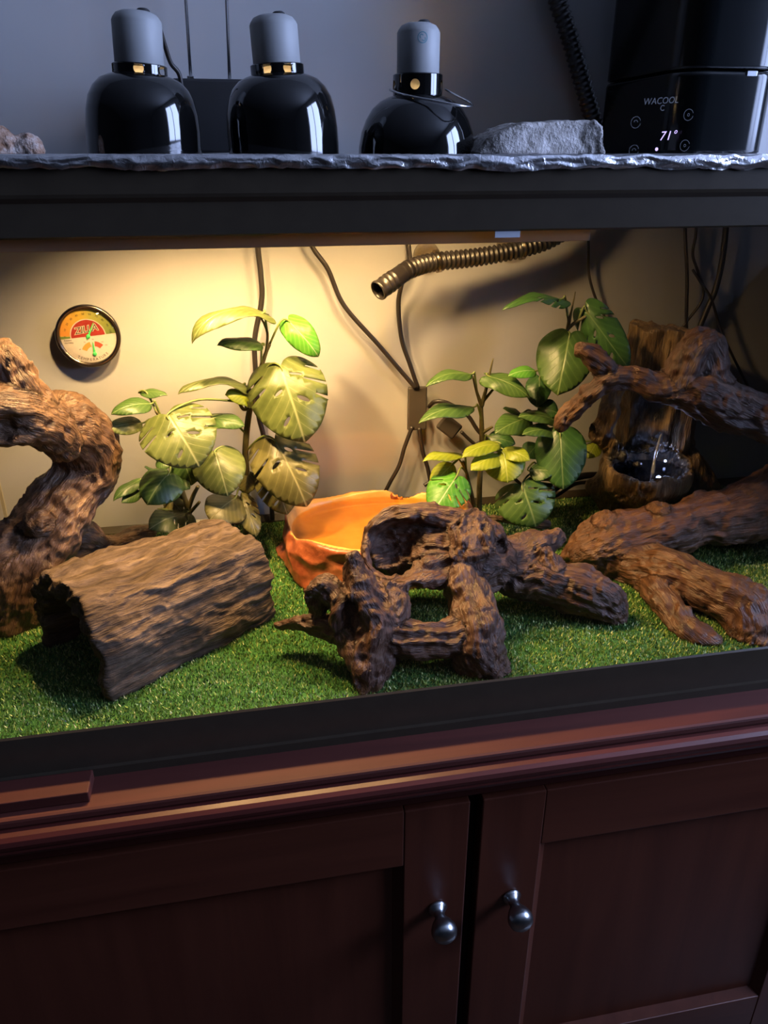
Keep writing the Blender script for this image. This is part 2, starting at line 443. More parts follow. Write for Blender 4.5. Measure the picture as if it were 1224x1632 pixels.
# worktop with groove and ogee nose: one profile swept along X
prof = [(0.459, CT), (-0.040, CT), (-0.0425, CT-.001), (-0.0435, CT-.003), (-0.0440, CT-.0075), (-0.0425, CT-.0085), (-0.0425, CT-.0105),
        (-0.047, CT-.0105), (-0.0520, CT-.0115), (-0.0555, CT-.0145), (-0.0575, CT-.0185), (-0.0570, CT-.0225), (-0.0560, CT-.0250), (-0.0565, CT-.0275),
        (-0.0550, CT-.0315), (-0.0515, CT-.0340), (-0.047, CT-.0352), (-0.040, CT-.0355), (0.0, CT-.0355), (0.459, CT-.0355)]
def extrude_x(name, pr, mat, parent):
    v = [(x, y, z) for x in (CX0, CX1) for y, z in pr]; n = len(pr)
    f = [(i, i+1, n+i+1, n+i) for i in range(n-1)] + [(n-1, 0, n, 2*n-1), tuple(range(n))[::-1], tuple(n+i for i in range(n))]
    return link(name, mesh(name, v, f), mat, parent, False)
k_ = 7
extrude_x('worktop', prof[:k_] + [(-.036, CT-.0105), (-.036, CT-.0200), (0.459, CT-.0200)], M['ledge'], cab)
extrude_x('moulding', [(-.036, CT-.0105)] + [q for q in prof[k_:-2]] + [(-.030, CT-.0355), (-.030, CT-.0202), (-.036, CT-.0202)], M['cherry'], cab)
box('apron', (CX0+.02, CF+.0, 0.664), (CX1-.02, CF+.03, 0.6945), M['cherry'], cab, 0.001)
def door(x0, x1, z0, z1, knob_uv, mirror):
    st, rl, sb = 0.072, 0.080, 0.010
    d = box('door', (x0+st+sb-.004, CF+.0075, z0+rl+sb-.004), (x1-st-sb+.004, CF+.0135, z1-rl-sb+.004), M['cherry_v'], cab)
    box('stile', (x0, CF-.004, z0), (x0+st, CF+.016, z1), M['cherry_v'], d, 0.0015); box('stile', (x1-st, CF-.004, z0), (x1, CF+.016, z1), M['cherry_v'], d, 0.0015)
    box('rail', (x0+st, CF-.0037, z1-rl), (x1-st, CF+.016, z1), M['cherry_h'], d, 0.0012)
    box('rail', (x0+st, CF-.0037, z0), (x1-st, CF+.016, z0+rl), M['cherry_h'], d, 0.0012)
    # sloping inner edge then the recessed panel
    a, b, c, e = x0+st, x1-st, z0+rl, z1-rl; s = 0.010; yo, yi = CF-.0025, CF+.0075
    v = [(a, yo, c), (b, yo, c), (b, yo, e), (a, yo, e), (a+s, yi, c+s), (b-s, yi, c+s), (b-s, yi, e-s), (a+s, yi, e-s)]
    link('panel_bevel', mesh('panel_bevel', v, [(0, 1, 5, 4), (1, 2, 6, 5), (2, 3, 7, 6), (3, 0, 4, 7)]), M['cherry_v'], d, False)
    kp = P(knob_uv[0], knob_uv[1], CF-.004)
    pr = [(0.0, 0.0), (0.0095, 0.0), (0.0100, 0.0015), (0.0085, 0.0035), (0.0058, 0.007), (0.0052, 0.011), (0.0062, 0.014), (0.0098, 0.019), (0.0125, 0.025),
          (0.0130, 0.029), (0.0115, 0.034), (0.0075, 0.0375), (0.0, 0.039)]
    pr = [(a_*1.12, b_*1.08) for a_, b_ in pr]
    lathe_obj('knob', pr, M['nickel'], d, 32, (kp[0], CF-.004, kp[2]), (0, -1, 0))
door(-0.40, 0.2055, 0.13, 0.659, (697, 1446), 1)
door(0.2195, 0.72, 0.13, 0.659, (815, 1428), -1)
box('plinth', (CX0+.02, CF+.01, 0.0), (CX1-.02, CF+.021, 0.12), M['cherry'], cab)
blk = tag(box('wood_block', (-0.33, -0.033, CT), (-0.170, -0.0025, CT+.012), M['ledge'], None, 0.0012), 'low flat reddish wood block lying on the cabinet ledge at the foot of the terrarium', 'block')

# ------------------------------------------------------------------ terrarium
TX0, TX1, TD, TT, ZF = -0.350, 0.882, 0.457, 1.280, 0.778
FR_B, FR_T = 0.788, 1.228
tank = empty('terrarium', (0.266, 0.23, CT), 'long glass terrarium with thick black plastic frames standing on the cherry cabinet', 'terrarium')
def frame_ring(name, z0, z1, th, mat, parent, out=0.0, profile=None, drop=0.0):
    """rectangular ring; profile = (outset, z) outer outline from bottom to top"""
    profile = profile or [(0, z0), (0, z1)]
    v, f = [], []
    for o, z in profile:
        v += [(TX0-o, -o, z), (TX1+o, -o, z), (TX1+o, TD+o, z), (TX0-o, TD+o, z)]
    m = len(profile)
    v += [(TX0+th, th, z1-drop), (TX1-th, th, z1-drop), (TX1-th, TD-th, z1-drop), (TX0+th, TD-th, z1-drop), (TX0+th, th, z0), (TX1-th, th, z0), (TX1-th, TD-th, z0), (TX0+th, TD-th, z0)]
    R = m+2
    for i in range(R):
        j = (i+1) % R
        for k in range(4):
            k2 = (k+1) % 4; f.append((i*4+k, i*4+k2, j*4+k2, j*4+k))
    return link(name, mesh(name, v, f), mat, parent, False)
frame_ring('bottom_frame', CT, FR_B, 0.010, M['black_frame'], tank, profile=[(0.000, CT), (0.0005, CT+.010), (-0.0005, CT+.013), (-0.0005, FR_B-.002), (-0.002, FR_B)], drop=.008)
frame_ring('top_frame', FR_T, TT, 0.010, M['black_frame'], tank, profile=[(-0.002, FR_T), (0.000, FR_T+.0015), (0.0005, FR_T+.024), (0.0035, FR_T+.0275), (0.0045, FR_T+.030), (0.004, TT-.002), (0.002, TT)])
box('base_panel', (TX0+.010, .010, CT+.02), (TX1-.010, TD-.010, ZF-.006), M['black_frame'], tank)
g0, g1 = 0.0035, 0.0090
zb, zt = FR_B-.02, FR_T+.02
box('glass_pane', (TX0+.010, g0, FR_B-.006), (TX1-.010, g0+.005, FR_T), M['glass'], tank)
box('glass_pane', (TX0+.010, TD-g0-.005, FR_B-.006), (TX1-.010, TD-g0, FR_T), M['glass'], tank)
box('glass_pane', (TX0+g0, .009, FR_B-.006), (TX0+g0+.005, TD-.009, FR_T), M['glass'], tank)
box('glass_pane', (TX1-g0-.005, .009, FR_B-.006), (TX1-g0, TD-.009, FR_T), M['glass'], tank)
M['silicone'] = plain('silicone_seal', (0.3, 0.27, 0.2), 0.4)
for sx in (TX0+.0095, TX1-.0135):
    box('corner_seal', (sx, TD-.0135, FR_B), (sx+.004, TD-.0095, FR_T), M['silicone'], tank)
pa = P(940, 380, .0105)
box('inner_lip', (TX0+.0105, .0105, FR_T-.0095), (pa[0], .0125, FR_T+.004), M['lip'], tank, 0.0006)
M['side'] = plain('light_block_brown', (0.022, 0.016, 0.011), 0.6, var=0.35, scale=9)
box('light_block_panel', (TX1+.0012, .000, CT+.0005), (TX1+.0042, BACK_Y-.0002, FR_T), M['side'], tank)  # added board outside the right end glass, blocks daylight as far as the wall
M['label'] = plain('pale_sticker', (0.42, 0.45, 0.5), 0.35, var=0.04)
a, b = P(789, 366, 0.003), P(828, 378, 0.003)
tag(box('sticker', (a[0], 0.0020, b[2]), (b[0], 0.0034, FR_T+.0005), M['label'], tank), 'pale paper sticker')

# ------------------------------------------------------------------ turf mat
def turf_color(t):
    n1 = t.noise(t.obj(), 900, 2, 0.5); n2 = t.noise(t.obj(), 14, 3)
    return t.ramp(t.math('ADD', t.math('MULTIPLY', n1, 0.8), t.math('MULTIPLY', n2, 0.25)), [(0.36, (0.010, 0.045, 0.010)), (0.55, (0.035, 0.15, 0.030)), (0.72, (0.10, 0.30, 0.07))])
t = NT('turf_backing'); M['turf_base'] = t.done(t.bsdf(turf_color(t), 0.7, 0, 0.3, t.bump(t.noise(t.obj(), 1200, 2), 0.9, 0.003)))
t = NT('turf_fibre'); at = t.n('ShaderNodeAttribute', attribute_name='tone').outputs['Fac']
col = t.ramp(at, [(0.0, (0.020, 0.050, 0.010)), (0.4, (0.14, 0.25, 0.045)), (0.75, (0.42, 0.55, 0.13)), (1.0, (0.85, 0.85, 0.45))])
M['turf'] = t.done(t.bsdf(col, 0.36, 0, 0.5))
mat_o = tag(box('turf_mat', (TX0+.0105, .0105, ZF-.006), (TX1-.0105, TD-.0105, ZF), M['turf_base']), 'green artificial grass mat covering the terrarium floor', 'mat')
nb = 150000
bx = _rng.uniform(TX0+.013, TX1-.013, nb); by = _rng.uniform(.013, TD-.013, nb)
ang = _rng.uniform(0, 2*PI, nb); ln = _rng.uniform(.0022, .0046, nb); wd = _rng.uniform(.0004, .0011, nb)
le = _rng.uniform(0, .0030, nb); la = _rng.uniform(0, 2*PI, nb)
c, s = np.cos(ang)*wd, np.sin(ang)*wd
V = np.empty((nb, 3, 3)); V[:, 0] = np.stack([bx-c, by-s, np.full(nb, ZF-.0003)], 1); V[:, 1] = np.stack([bx+c, by+s, np.full(nb, ZF-.0003)], 1)
V[:, 2] = np.stack([bx+le*np.cos(la), by+le*np.sin(la), ZF+ln], 1)
me = np_mesh('turf_pile', V.reshape(-1, 3), np.arange(nb*3).reshape(-1, 3))
tn = me.attributes.new('tone', 'FLOAT', 'POINT'); tn.data.foreach_set('value', np.repeat(_rng.random(nb)**1.1, 3).astype(np.float32))
tag(link('turf_pile', me, M['turf'], mat_o, False), kind='stuff')

# ------------------------------------------------------------------ foil cover
LY = .235
lamp_xy = [(P(232, 245, LY)[0], LY, .0560*.945), (P(454, 245, LY)[0], LY, .0560*.97), (P(664, 245, LY)[0], LY, .0635*.945)]
FOIL = 1.2835
nx, ny = 420, 170
xs = np.linspace(TX0-.004, TX1+.004, nx); ys = np.linspace(-.0075, TD-.047, ny)
Xg, Yg = np.meshgrid(xs, ys, indexing='ij')
Q = np.stack([Xg.ravel(), Yg.ravel(), 0*Xg.ravel()], 1)
wr = (1-np.abs(vnoise(Q*np.array([46, 60, 1]), 21))*2)*.0010 + (1-np.abs(vnoise(Q*np.array([120, 150, 1])+3, 22))*2)*.0006
Zg = (FOIL - .0010 + wr).reshape(Xg.shape)
fv = [np.stack([Xg, Yg, Zg], 2).reshape(-1, 3)]
ok = np.ones((nx-1, ny-1), bool)
cx = (Xg[:-1, :-1]+Xg[1:, 1:])/2; cy = (Yg[:-1, :-1]+Yg[1:, 1:])/2
for x, y, r in lamp_xy: ok &= (cx-x)**2+(cy-y)**2 > (r-.006)**2
ij = np.argwhere(ok); a = ij[:, 0]*ny+ij[:, 1]
ff = [np.stack([a, a+ny, a+ny+1, a+1], 1)]
# front hanging edge
nd = 9; off = nx*ny; dv = np.zeros((nx, nd, 3))
drop = .0095 + .0022*fbm(np.stack([xs*22, 0*xs, 0*xs], 1), 31)
for k in range(nd):
    tt = k/(nd-1)
    q = np.stack([xs*60, np.full(nx, tt*2.2), np.zeros(nx)], 1)
    bul = (1-np.abs(vnoise(q, 33))*2)*.0013 + (1-np.abs(vnoise(q*2.3, 34))*2)*.0007
    dv[:, k] = np.stack([xs, -.0075-.0015*math.sin(tt*PI)-bul*min(1, tt*3), Zg[:, 0]-drop*tt], 1)
fv.append(dv.reshape(-1, 3))
gi, gk = np.meshgrid(np.arange(nx-1), np.arange(nd-1), indexing='ij'); a = off+(gi*nd+gk).ravel()
ff.append(np.stack([a, a+1, a+nd+1, a+nd], 1))
me = np_mesh('aluminium_foil', np.concatenate(fv), np.concatenate(ff))
t = NT('crumpled_foil'); fn_ = t.noise(t.obj(), 160, 3, 0.6, 1.0)
M['foil'] = t.done(t.bsdf((0.66, 0.66, 0.68), 0.30, 1.0, 0.5, t.bump(fn_, 0.5, 0.0015)))
foil = tag(link('aluminium_foil', me, M['foil'], None, False), 'crumpled aluminium foil sheet laid over the terrarium top', 'foil')

# ------------------------------------------------------------------ heat lamps
def collar_mesh(r, z0, z1, holes, hr, n=150, m=22):
    v = []; f = []
    for i in range(m+1):
        z = z0+(z1-z0)*i/m
        for k in range(n):
            a = 2*PI*k/n; v.append([r*math.cos(a), r*math.sin(a), z])
    zc = (z0+z1)/2
    inside = set()
    for q, p in enumerate(v):
        a = math.atan2(p[1], p[0])
        for ha in holes:
            da = (a-ha+PI) % (2*PI)-PI
            d = math.hypot(da*r, p[2]-zc)
            if d < hr*0.9: inside.add(q)
            elif d < hr*1.22:
                s = hr/d; a2 = ha+da*s; p[0], p[1], p[2] = r*math.cos(a2), r*math.sin(a2), zc+(p[2]-zc)*s
    for i in range(m):
        for k in range(n):
            q = (i*n+k, i*n+(k+1) % n, (i+1)*n+(k+1) % n, (i+1)*n+k)
            if not any(x in inside for x in q): f.append(q)
    return v, f
def heat_lamp(x, y, prof, col, cap, holes, label, watts, tilt=0.0, sc=0.945):
    prof = [(a*sc, b*sc) for a, b in prof]; col = tuple(q*sc for q in col); cap = tuple(q*sc for q in cap)
    z0 = FOIL-.0018
    root = empty('heat_lamp', (x, y, z0), label, 'lamp', 'dome heat lamps on the foil')
    root_c = Vector((x, y, z0))
    M3 = Matrix.Rotation(tilt, 3, 'Y')
    def put(name, v, f, mat, sm=True, parent=None):
        return link(name, mesh(name, [M3 @ Vector(p) + root_c for p in v], f), mat, parent or root, sm)
    v, f = lathe([(r, z) for r, z in prof], 72); put('dome_shade', v, f, M['black_gloss'])
    v, f = lathe([(max(r-.0012, .001), z-.0008) for r, z in prof], 48); v = [(a, b, max(c, 0.0002)) for a, b, c in v]
    put('reflector_lining', v, [q[::-1] for q in f], M['lining'])
    rc, c0, c1 = col
    v, f = collar_mesh(rc, c0, c1, holes, .0046); put('collar', v, f, M['black_gloss'])
    v, f = lathe([(rc, c1), (rc-.001, c1+.0008), (cap[0]-.002, c1+.0010)], 48); put('collar_rim', v, f, M['black_gloss'])
    cr, ca, cb = cap
    pr = [(cr-.0005, ca), (cr, ca+.001), (cr, cb-.008), (cr-.0012, cb-.0055), (cr-.004, cb-.002), (cr-.009, cb), (0.0, cb+.0004)]
    v, f = lathe(pr, 48); so = put('socket_cap', v, f, M['ceramic'])
    v, f = lathe([(.0062, cb), (.0060, cb+.0022), (.004, cb+.0036), (0, cb+.004)], 20); v = [(a+.006, b+.004, c) for a, b, c in v]; put('cord_grip', v, f, M['button'])
    # porcelain socket and bulb inside the dome
    v, f = lathe([(.013, c1-.001), (.013, c0-.004), (.011, c0-.006), (0, c0-.006)], 24); put('socket', v, f, M['lining'])
    q_ = (c0-.006-(.0600 if c0 > .062 else .043))/.05; bp = [(.010, c0-.006), (.012, c0-.006-.006*q_), (.019, c0-.006-.024*q_), (.022, c0-.006-.034*q_), (.019, c0-.006-.043*q_), (.010, c0-.006-.049*q_), (0, c0-.006-.050*q_)]
    v, f = lathe(bp, 24); put('bulb', v, f, M['bulb'] if watts > 3 else M['lining'])
    li = bpy.data.lights.new('bulb_light', 'POINT'); li.energy = watts; li.color = LAMP_COLOR; li.shadow_soft_size = 0.015 if c0 > .062 else 0.03
    lo_ = bpy.data.objects.new('bulb_light', li); COL.objects.link(lo_); lo_.parent = root
    lo_.location = (0, 0, 0.0405 if c0 > .062 else 0.036)
    return root, M3, root_c
M['bulb'] = emit('lit_bulb', (1.0, 0.72, 0.38), 5.0)
tall = [(.0560, 0), (.0562, .008), (.0560, .025), (.0545, .040), (.0515, .0525), (.0465, .0615), (.0395, .0685), (.0315, .0720), (.0265, .0735)]
rnd_ = [(.0635, 0), (.0630, .009), (.0602, .023), (.0552, .035), (.0484, .0455), (.0400, .0525), (.0315, .0565), (.0262, .0580)]
f1 = math.atan2(-0.92, 0.08)
heat_lamp(lamp_xy[0][0], LY, tall, (.0263, .0732, .0812), (.0236, .0805, .1265), [f1-.05, f1+.95, f1-1.4, f1+2.2, f1+3.3], 'black dome heat lamp with grey cap at the left end of the foil', LAMP_WATTS[0], math.radians(3))
heat_lamp(lamp_xy[1][0], LY, tall, (.0263, .0732, .0815), (.0232, .0808, .1235), [f1+.25, f1-.55, f1+1.6, f1+2.6, f1-2.0], 'black dome heat lamp with grey cap between the hanging black box and the wire-handled lamp', LAMP_WATTS[1], math.radians(-2.5), 0.97)
root3, M33, rc3 = heat_lamp(lamp_xy[2][0], LY, rnd_, (.0262, .0575, .0770), (.0222, .0763, .1235), [f1-.42, f1+.98, f1+2.2, f1+3.4, f1-1.6], 'squat black dome heat lamp with wire handle and printed grey cap', LAMP_WATTS[2])
# wire handle of the third lamp
hp = [(-.0275, -.004, .0560), (-.018, -.026, .0500), (.004, -.044, .0440), (.022, -.052, .0400), (.036, -.046, .0390), (.0430, -.034, .0420), (.035, -.012, .0510), (.0272, .002, .0580)]
tube('wire_handle', [rc3+Vector((p[0]*1.06, p[1]*1.12, p[2]*.945+.0065)) for p in hp], .0011, M['steel'], root3, 8, 6)
# emblem on its cap
def wrap_on_cap(me, name, ang0, z, r=.0210):
    xf(me, lambda c: Vector((lamp_xy[2][0], LY, FOIL)) + Vector(((r+c.z)*math.cos(ang0+c.x/r), (r+c.z)*math.sin(ang0+c.x/r), z+c.y)))
    return link(name, me, M['emblem'], root3, False)
bm = bmesh.new()
def ring2d(bm, r0, r1, n=28, a0=0, a1=2*PI, cx=0, cy=0):
    vs = [[bm.verts.new((cx+r*math.cos(a0+(a1-a0)*k/n), cy+r*math.sin(a0+(a1-a0)*k/n), .0001)) for k in range(n+1)] for r in (r0, r1)]
    for k in range(n): bm.faces.new((vs[0][k], vs[1][k], vs[1][k+1], vs[0][k+1]))
ring2d(bm, .0042, .0049); ring2d(bm, .0012, .0019, 14, 0.4, 4.2, -.001, .001); ring2d(bm, .0012, .0019, 14, 3.4, 7.2, .0012, -.0012)
me = bpy.data.meshes.new('printed_emblem'); bm.to_mesh(me); bm.free(); wrap_on_cap(me, 'printed_emblem', f1-.12, .101)
# cord of the first lamp
x, y, _ = lamp_xy[0]
lc = tag(tube('lamp_cord', [P(238, 24, .325), P(252, 40, .345), P(262, 70, .355), P(272, 100, .362), P(287, 123, .368), P(292, 180, .370), P(292, 243, .372)], .0026, M['cord'], None, 8), 'black cord curling down behind the leftmost dome lamp', 'cord')

# ------------------------------------------------------------------ hanging black box, rocks, fogger
a, b = P(274, 126, .40), P(402, 126, .40)
hb = empty('hanging_box', ((a[0]+b[0])/2, .41, FOIL), 'matt black box hung on two thin metal rods between the two tall dome lamps', 'box')
box('body', (a[0], .385, FOIL+.0015), (b[0], .43, a[2]), M['matte_black'], hb, 0.003)
for u, v in ((304, 122), (366, 127)):
    p = P(u, v, .40); q = P(296 if u < 330 else 361, 0, .40); d = (q-p)/np.linalg.norm(q-p)
    e = p + d*((ZC-p[2])/d[2])
    tube('rod', [p-d*.004, e], .0018, M['steel'], hb, 8, 2)
    box('rod_foot', p-np.array([.004, .003, .003]), p+np.array([.004, .003, .0008]), M['steel'], hb, 0.0008)

def stone(name, fnq, lo, hi, h, mat, amp, freq, seed, parent=None, fl=None):
    v, f = surface_nets(fnq, lo, hi, h); me = np_mesh(name, v, f); nm = normals(me); X = coords(me)
    d = amp*fbm(X*freq, seed, 4) + amp*0.5*(1-np.abs(vnoise(X*freq*2.3, seed+5))*2)
    X = X + nm*d[:, None]
    if fl is not None: X[:, 2] = np.maximum(X[:, 2], fl)
    me.vertices.foreach_set('co', X.astype(np.float32).ravel()); me.update()
    return link(name, me, mat, parent)
def rock_mat(name, a, b, c, scale=60):
    t = NT(name); f1_ = t.noise(t.obj(), scale, 6, 0.65); f2 = t.noise(t.obj(), scale*6, 3)
    col = t.ramp(t.math('ADD', t.math('MULTIPLY', f1_, 0.75), t.math('MULTIPLY', f2, 0.25)), [(0.36, a), (0.5, b), (0.64, c)])
    return t.done(t.bsdf(col, 0.85, 0, 0.25, t.bump(t.math('ADD', f1_, f2), 0.7, 0.003)))
M['slate'] = rock_mat('grey_stone', (0.13, 0.115, 0.10), (0.30, 0.28, 0.26), (0.46, 0.43, 0.41))
M['geode'] = rock_mat('rusty_stone', (0.16, 0.07, 0.03), (0.34, 0.22, 0.16), (0.55, 0.48, 0.44), 45)
# rock: silhouette in x, carried back in depth
rx = [P(u, v, .19) for u, v in ((754, 243), (768, 222), (800, 205), (830, 196), (880, 194), (950, 193), (957, 205), (962, 243))]
rxx = np.array([p[0] for p in rx]); rzz = np.array([p[2] for p in rx])
def rock_fn(Q):
    zt = np.interp(Q[:, 0], rxx, rzz); yc = .215+.01*np.sin(Q[:, 0]*40)
    d = np.maximum.reduce([(Q[:, 2]-zt)*0.7, FOIL-.0006-Q[:, 2], np.abs(Q[:, 1]-yc)-.035-.02*(FOIL+.03-Q[:, 2]), rxx[0]-Q[:, 0], Q[:, 0]-rxx[-1]])
    return d
tag(stone('rock', rock_fn, (rxx[0]-.01, .15, FOIL-.006), (rxx[-1]+.01, .28, FOIL+.05), .0016, M['slate'], .0018, 55, 41, None, FOIL-.0008), 'grey flat-topped stone resting on the foil beside the black humidifier', 'stone')
def rock2(Q):
    d = None
    for (u, v, r) in ((-30, 235, 34), (0, 222, 20), (12, 236, 22), (52, 240, 19), (40, 232, 15), (-10, 245, 25)):
        c = P(u, v, .2); e = np.sqrt(((Q-c)**2).sum(1))-r*mpp(c); d = e if d is None else smin(d, e, .006)
    return np.maximum(d, FOIL-.0006-Q[:, 2])
tag(stone('rock', rock2, (P(-70, 245, .2)[0], .15, FOIL-.006), (P(85, 245, .2)[0], .25, FOIL+.06), .0016, M['geode'], .0022, 60, 47, None, FOIL-.0008), 'small rusty and white stone on the foil left of all the lamps', 'stone')

fx0, fx1 = P(966, 200, .400)[0], P(1243, 150, .235)[0]
FY0, FY1 = .230, .438
fog = empty('humidifier', ((fx0+fx1)/2, (FY0+FY1)/2, FOIL), 'tall black humidifier with violet digital readout standing on the foil', 'humidifier')
def rounded_prism(x0, x1, y0, y1, r, z0, z1, n=10, bev=.004):
    pts = []
    for cx_, cy_, a0 in ((x1-r, y1-r, 0), (x0+r, y1-r, PI/2), (x0+r, y0+r, PI), (x1-r, y0+r, 1.5*PI)):
        for k in range(n+1):
            a = a0+PI/2*k/n; pts.append((cx_+r*math.cos(a), cy_+r*math.sin(a), cx_, cy_))
    v = []; f = []; m = len(pts)
    rows_ = ((1-.4*bev/r, z0), (1, z0+.4*bev), (1, z0+.4*bev+.002), (1, z1-bev-.002), (1, z1-bev), (1-.3*bev/r, z1-.3*bev), (1-bev/r, z1))
    for s, z in rows_:
        v += [(c+(x-c)*s, d+(y-d)*s, z) for x, y, c, d in pts]
    for i in range(len(rows_)-1):
        for k in range(m): f.append((i*m+k, i*m+(k+1) % m, (i+1)*m+(k+1) % m, (i+1)*m+k))
    f.append(tuple(range(m))[::-1]); f.append(tuple((len(rows_)-1)*m+k for k in range(m)))
    return v, f
zs = P(1200, 113, .24)[2]
v, f = rounded_prism(fx0, fx1, FY0, FY1, .034, FOIL+.0006, zs-.0008); link('base_unit', mesh('base_unit', v, f), M['fogger'], fog)
v, f = rounded_prism(fx0+.0005, fx1-.0005, FY0+.0005, FY1-.0005, .034, zs+.0006, FOIL+.30); link('water_tank', mesh('water_tank', v, f), M['fogger'], fog)
a = P(1190, 117, FY0); box('latch', (a[0], FY0-.0012, a[2]-.0025), (a[0]+.012, FY0+.004, a[2]+.0025), M['nickel'], fog, .0006)
def on_front(me, u, v, mat, name, rot=0.0, y=FY0-.0003):
    p = P(u, v, FY0); c_, s_ = math.cos(rot), math.sin(rot)
    xf(me, lambda c: (p[0]+c.x*c_-c.y*s_, y-c.z, p[2]+c.x*s_+c.y*c_))
    return link(name, me, mat, fog, False)
on_front(text_mesh('WACOOL', .0088, .0001, shear=.15), 1053, 161, M['print_grey'], 'brand_lettering', .06)
on_front(text_mesh('71°', .0125, .0001, shear=.25, spacing=1.15), 1064, 217, M['led'], 'digits', .05)
on_front(text_mesh('·', .03, .0001), 1046, 240, M['led'], 'indicator_dot')
def icon(u, v, kind):
    bm = bmesh.new(); ring2d(bm, .0052, .0057, 20, .3, 2*PI-.2)
    if kind == 0: ring2d(bm, .0018, .0024, 10, 0, PI)
    else: ring2d(bm, .0010, .0015, 10)
    me = bpy.data.meshes.new('button_icon'); bm.to_mesh(me); bm.free(); on_front(me, u, v, M['print_dim'], 'button_icon')
M['print_dim'] = plain('dim_print', (0.018, 0.019, 0.020), 0.5)
for q, (u, v) in enumerate(((1013, 195), (1097, 183), (1010, 240), (1091, 232))): icon(u, v, q % 2)
bm = bmesh.new(); ring2d(bm, .002, .0028, 12, 0.8, 5.6)
me = bpy.data.meshes.new('leaf_mark'); bm.to_mesh(me); bm.free(); on_front(me, 1056, 172, M['print_grey'], 'leaf_mark')

# ------------------------------------------------------------------ corrugated hose
def corrugated(path, r, pitch, depth, n=18, smooth_spans=()):
    path = [Vector(p) for p in path]
    L = [0.0]
    for a, b in zip(path[:-1], path[1:]): L.append(L[-1]+(b-a).length)
    tot = L[-1]; m = int(tot/pitch)*4
    ss = np.linspace(0, tot, m+1)
    pts = [tuple(np.interp(s, L, [p[i] for p in path]) for i in range(3)) for s in ss]
    rr = []
    for s in ss:
        ph = (s/pitch) % 1; k = 1-abs(ph*2-1)
        sm = any(a <= s <= b for a, b in smooth_spans)
        rr.append(r-depth*0.55 if sm else r-depth+depth*k)
    return pts, rr, n
hose = empty('humidifier_hose', P(760, 410, .38), 'black corrugated hose with open nozzle held to the back glass by suction cups', 'hose')
path = catmull([P(640, 437, .365), P(655, 428, .37), P(690, 418, .385), P(760, 410, .395), P(830, 397, .40), P(880, 380, .405), P(930, 345, .415), P(962, 300, .426), P(972, 262, .430), P(966, 232, .434), P(948, 198, .438), P(925, 120, .440), P(905, 50, .440), P(888, 0, .440), P(875, -60, .440), P(860, -170, .438)], 14)
pts, rr, n = corrugated(path, .0125, .0068, .0042)
v, f = sweep(pts, rr, 18, False); link('corrugated_tube', mesh('corrugated_tube', v, f), M['hose'], hose)
p0, p1 = P(602, 464, .345), P(648, 431, .368); d = (p1-p0)/np.linalg.norm(p1-p0); ln_ = np.linalg.norm(p1-p0)
pr = [(.0118, 0), (.0128, .0006), (.0130, .003), (.0121, .0035), (.0121, .012), (.0127, .0125), (.0127, .0135), (.0121, .014), (.0121, .019), (.0128, .0195), (.0128, .0208), (.0120, .0213), (.0120, .026), (.0126, .0265), (.0126, .028), (.0119, .0285), (.0115, ln_+.006), (.0095, ln_+.006), (.0108, .004), (.0110, .0), (.0118, 0)]
lathe_obj('nozzle', pr, M['hose'], hose, 32, p0, d)
M['suction'] = glass_mat('clear_rubber', (0.86, 0.80, 0.70), 0.10, 0.25)
for u, v_, Y in ((697, 416, .388), (830, 396, .402)):
    p = P(u, v_, Y)
    c = (p[0], TD-.0092, p[2])
    o = lathe_obj('suction_cup', [(.0, .0155), (.006, .015), (.007, .010), (.0125, .0045), (.0185, .0), (.0170, -.0001), (.0, -.0001)], M['suction'], hose, 32, c, (0, -1, 0))
    lathe_obj('clip_ring', [(.0138, -.003), (.0146, -.003), (.0146, .003), (.0138, .003), (.0138, -.003)], M['suction'], hose, 28, p, P(u+20, v_-4, Y)-p)

# ------------------------------------------------------------------ thermometer
tc = P(140, 537, .440); tc = np.array([tc[0], TD-.0088, tc[2]])
th = empty('thermometer', tc, 'round dial thermometer and humidity gauge stuck on the back glass', 'thermometer')
R_T = .0405
M['bezel'] = plain('dark_chrome_bezel', (0.26, 0.22, 0.19), 0.22, 1.0)
lathe_obj('bezel', [(.0, 0), (R_T-.002, 0), (R_T, .002), (R_T, .010), (R_T-.0015, .0125), (R_T-.0045, .012), (R_T-.0055, .009), (R_T-.006, .006), (0, .006)], M['bezel'], th, 64, tc, (0, -1, 0))
def printed(name, color): return plain(name, color, 0.5, var=0.04)
ROT = math.radians(5)
def dial(bm_or_me, name, mat, depth):
    me = bm_or_me
    if isinstance(me, bmesh.types.BMesh):
        b_ = me; me = bpy.data.meshes.new(name); b_.to_mesh(me); b_.free()
    c_, s_ = math.cos(ROT), math.sin(ROT)
    xf(me, lambda c: (tc[0]+c.x*c_-c.y*s_, tc[1]-depth-c.z, tc[2]+c.x*s_+c.y*c_))
    return link(name, me, mat, th, False)
M['dial'] = printed('dial_face', (0.62, 0.55, 0.48))
bm = bmesh.new(); ring2d(bm, .0003, .0350, 48); dial(bm, 'dial_face', M['dial'], .0064)
t = NT('humidity_scale'); at = t.n('ShaderNodeAttribute', attribute_name='sweep').outputs['Fac']
M['scale'] = t.done(t.bsdf(t.ramp(at, [(0, (0.62, 0.22, 0.04)), (0.45, (0.60, 0.38, 0.05)), (0.62, (0.42, 0.40, 0.08)), (1, (0.16, 0.22, 0.05))]), 0.5))
bm = bmesh.new(); ring2d(bm, .0225, .0348, 48, 0, PI); o = dial(bm, 'humidity_scale', M['scale'], .0067)
at = o.data.attributes.new('sweep', 'FLOAT', 'POINT')
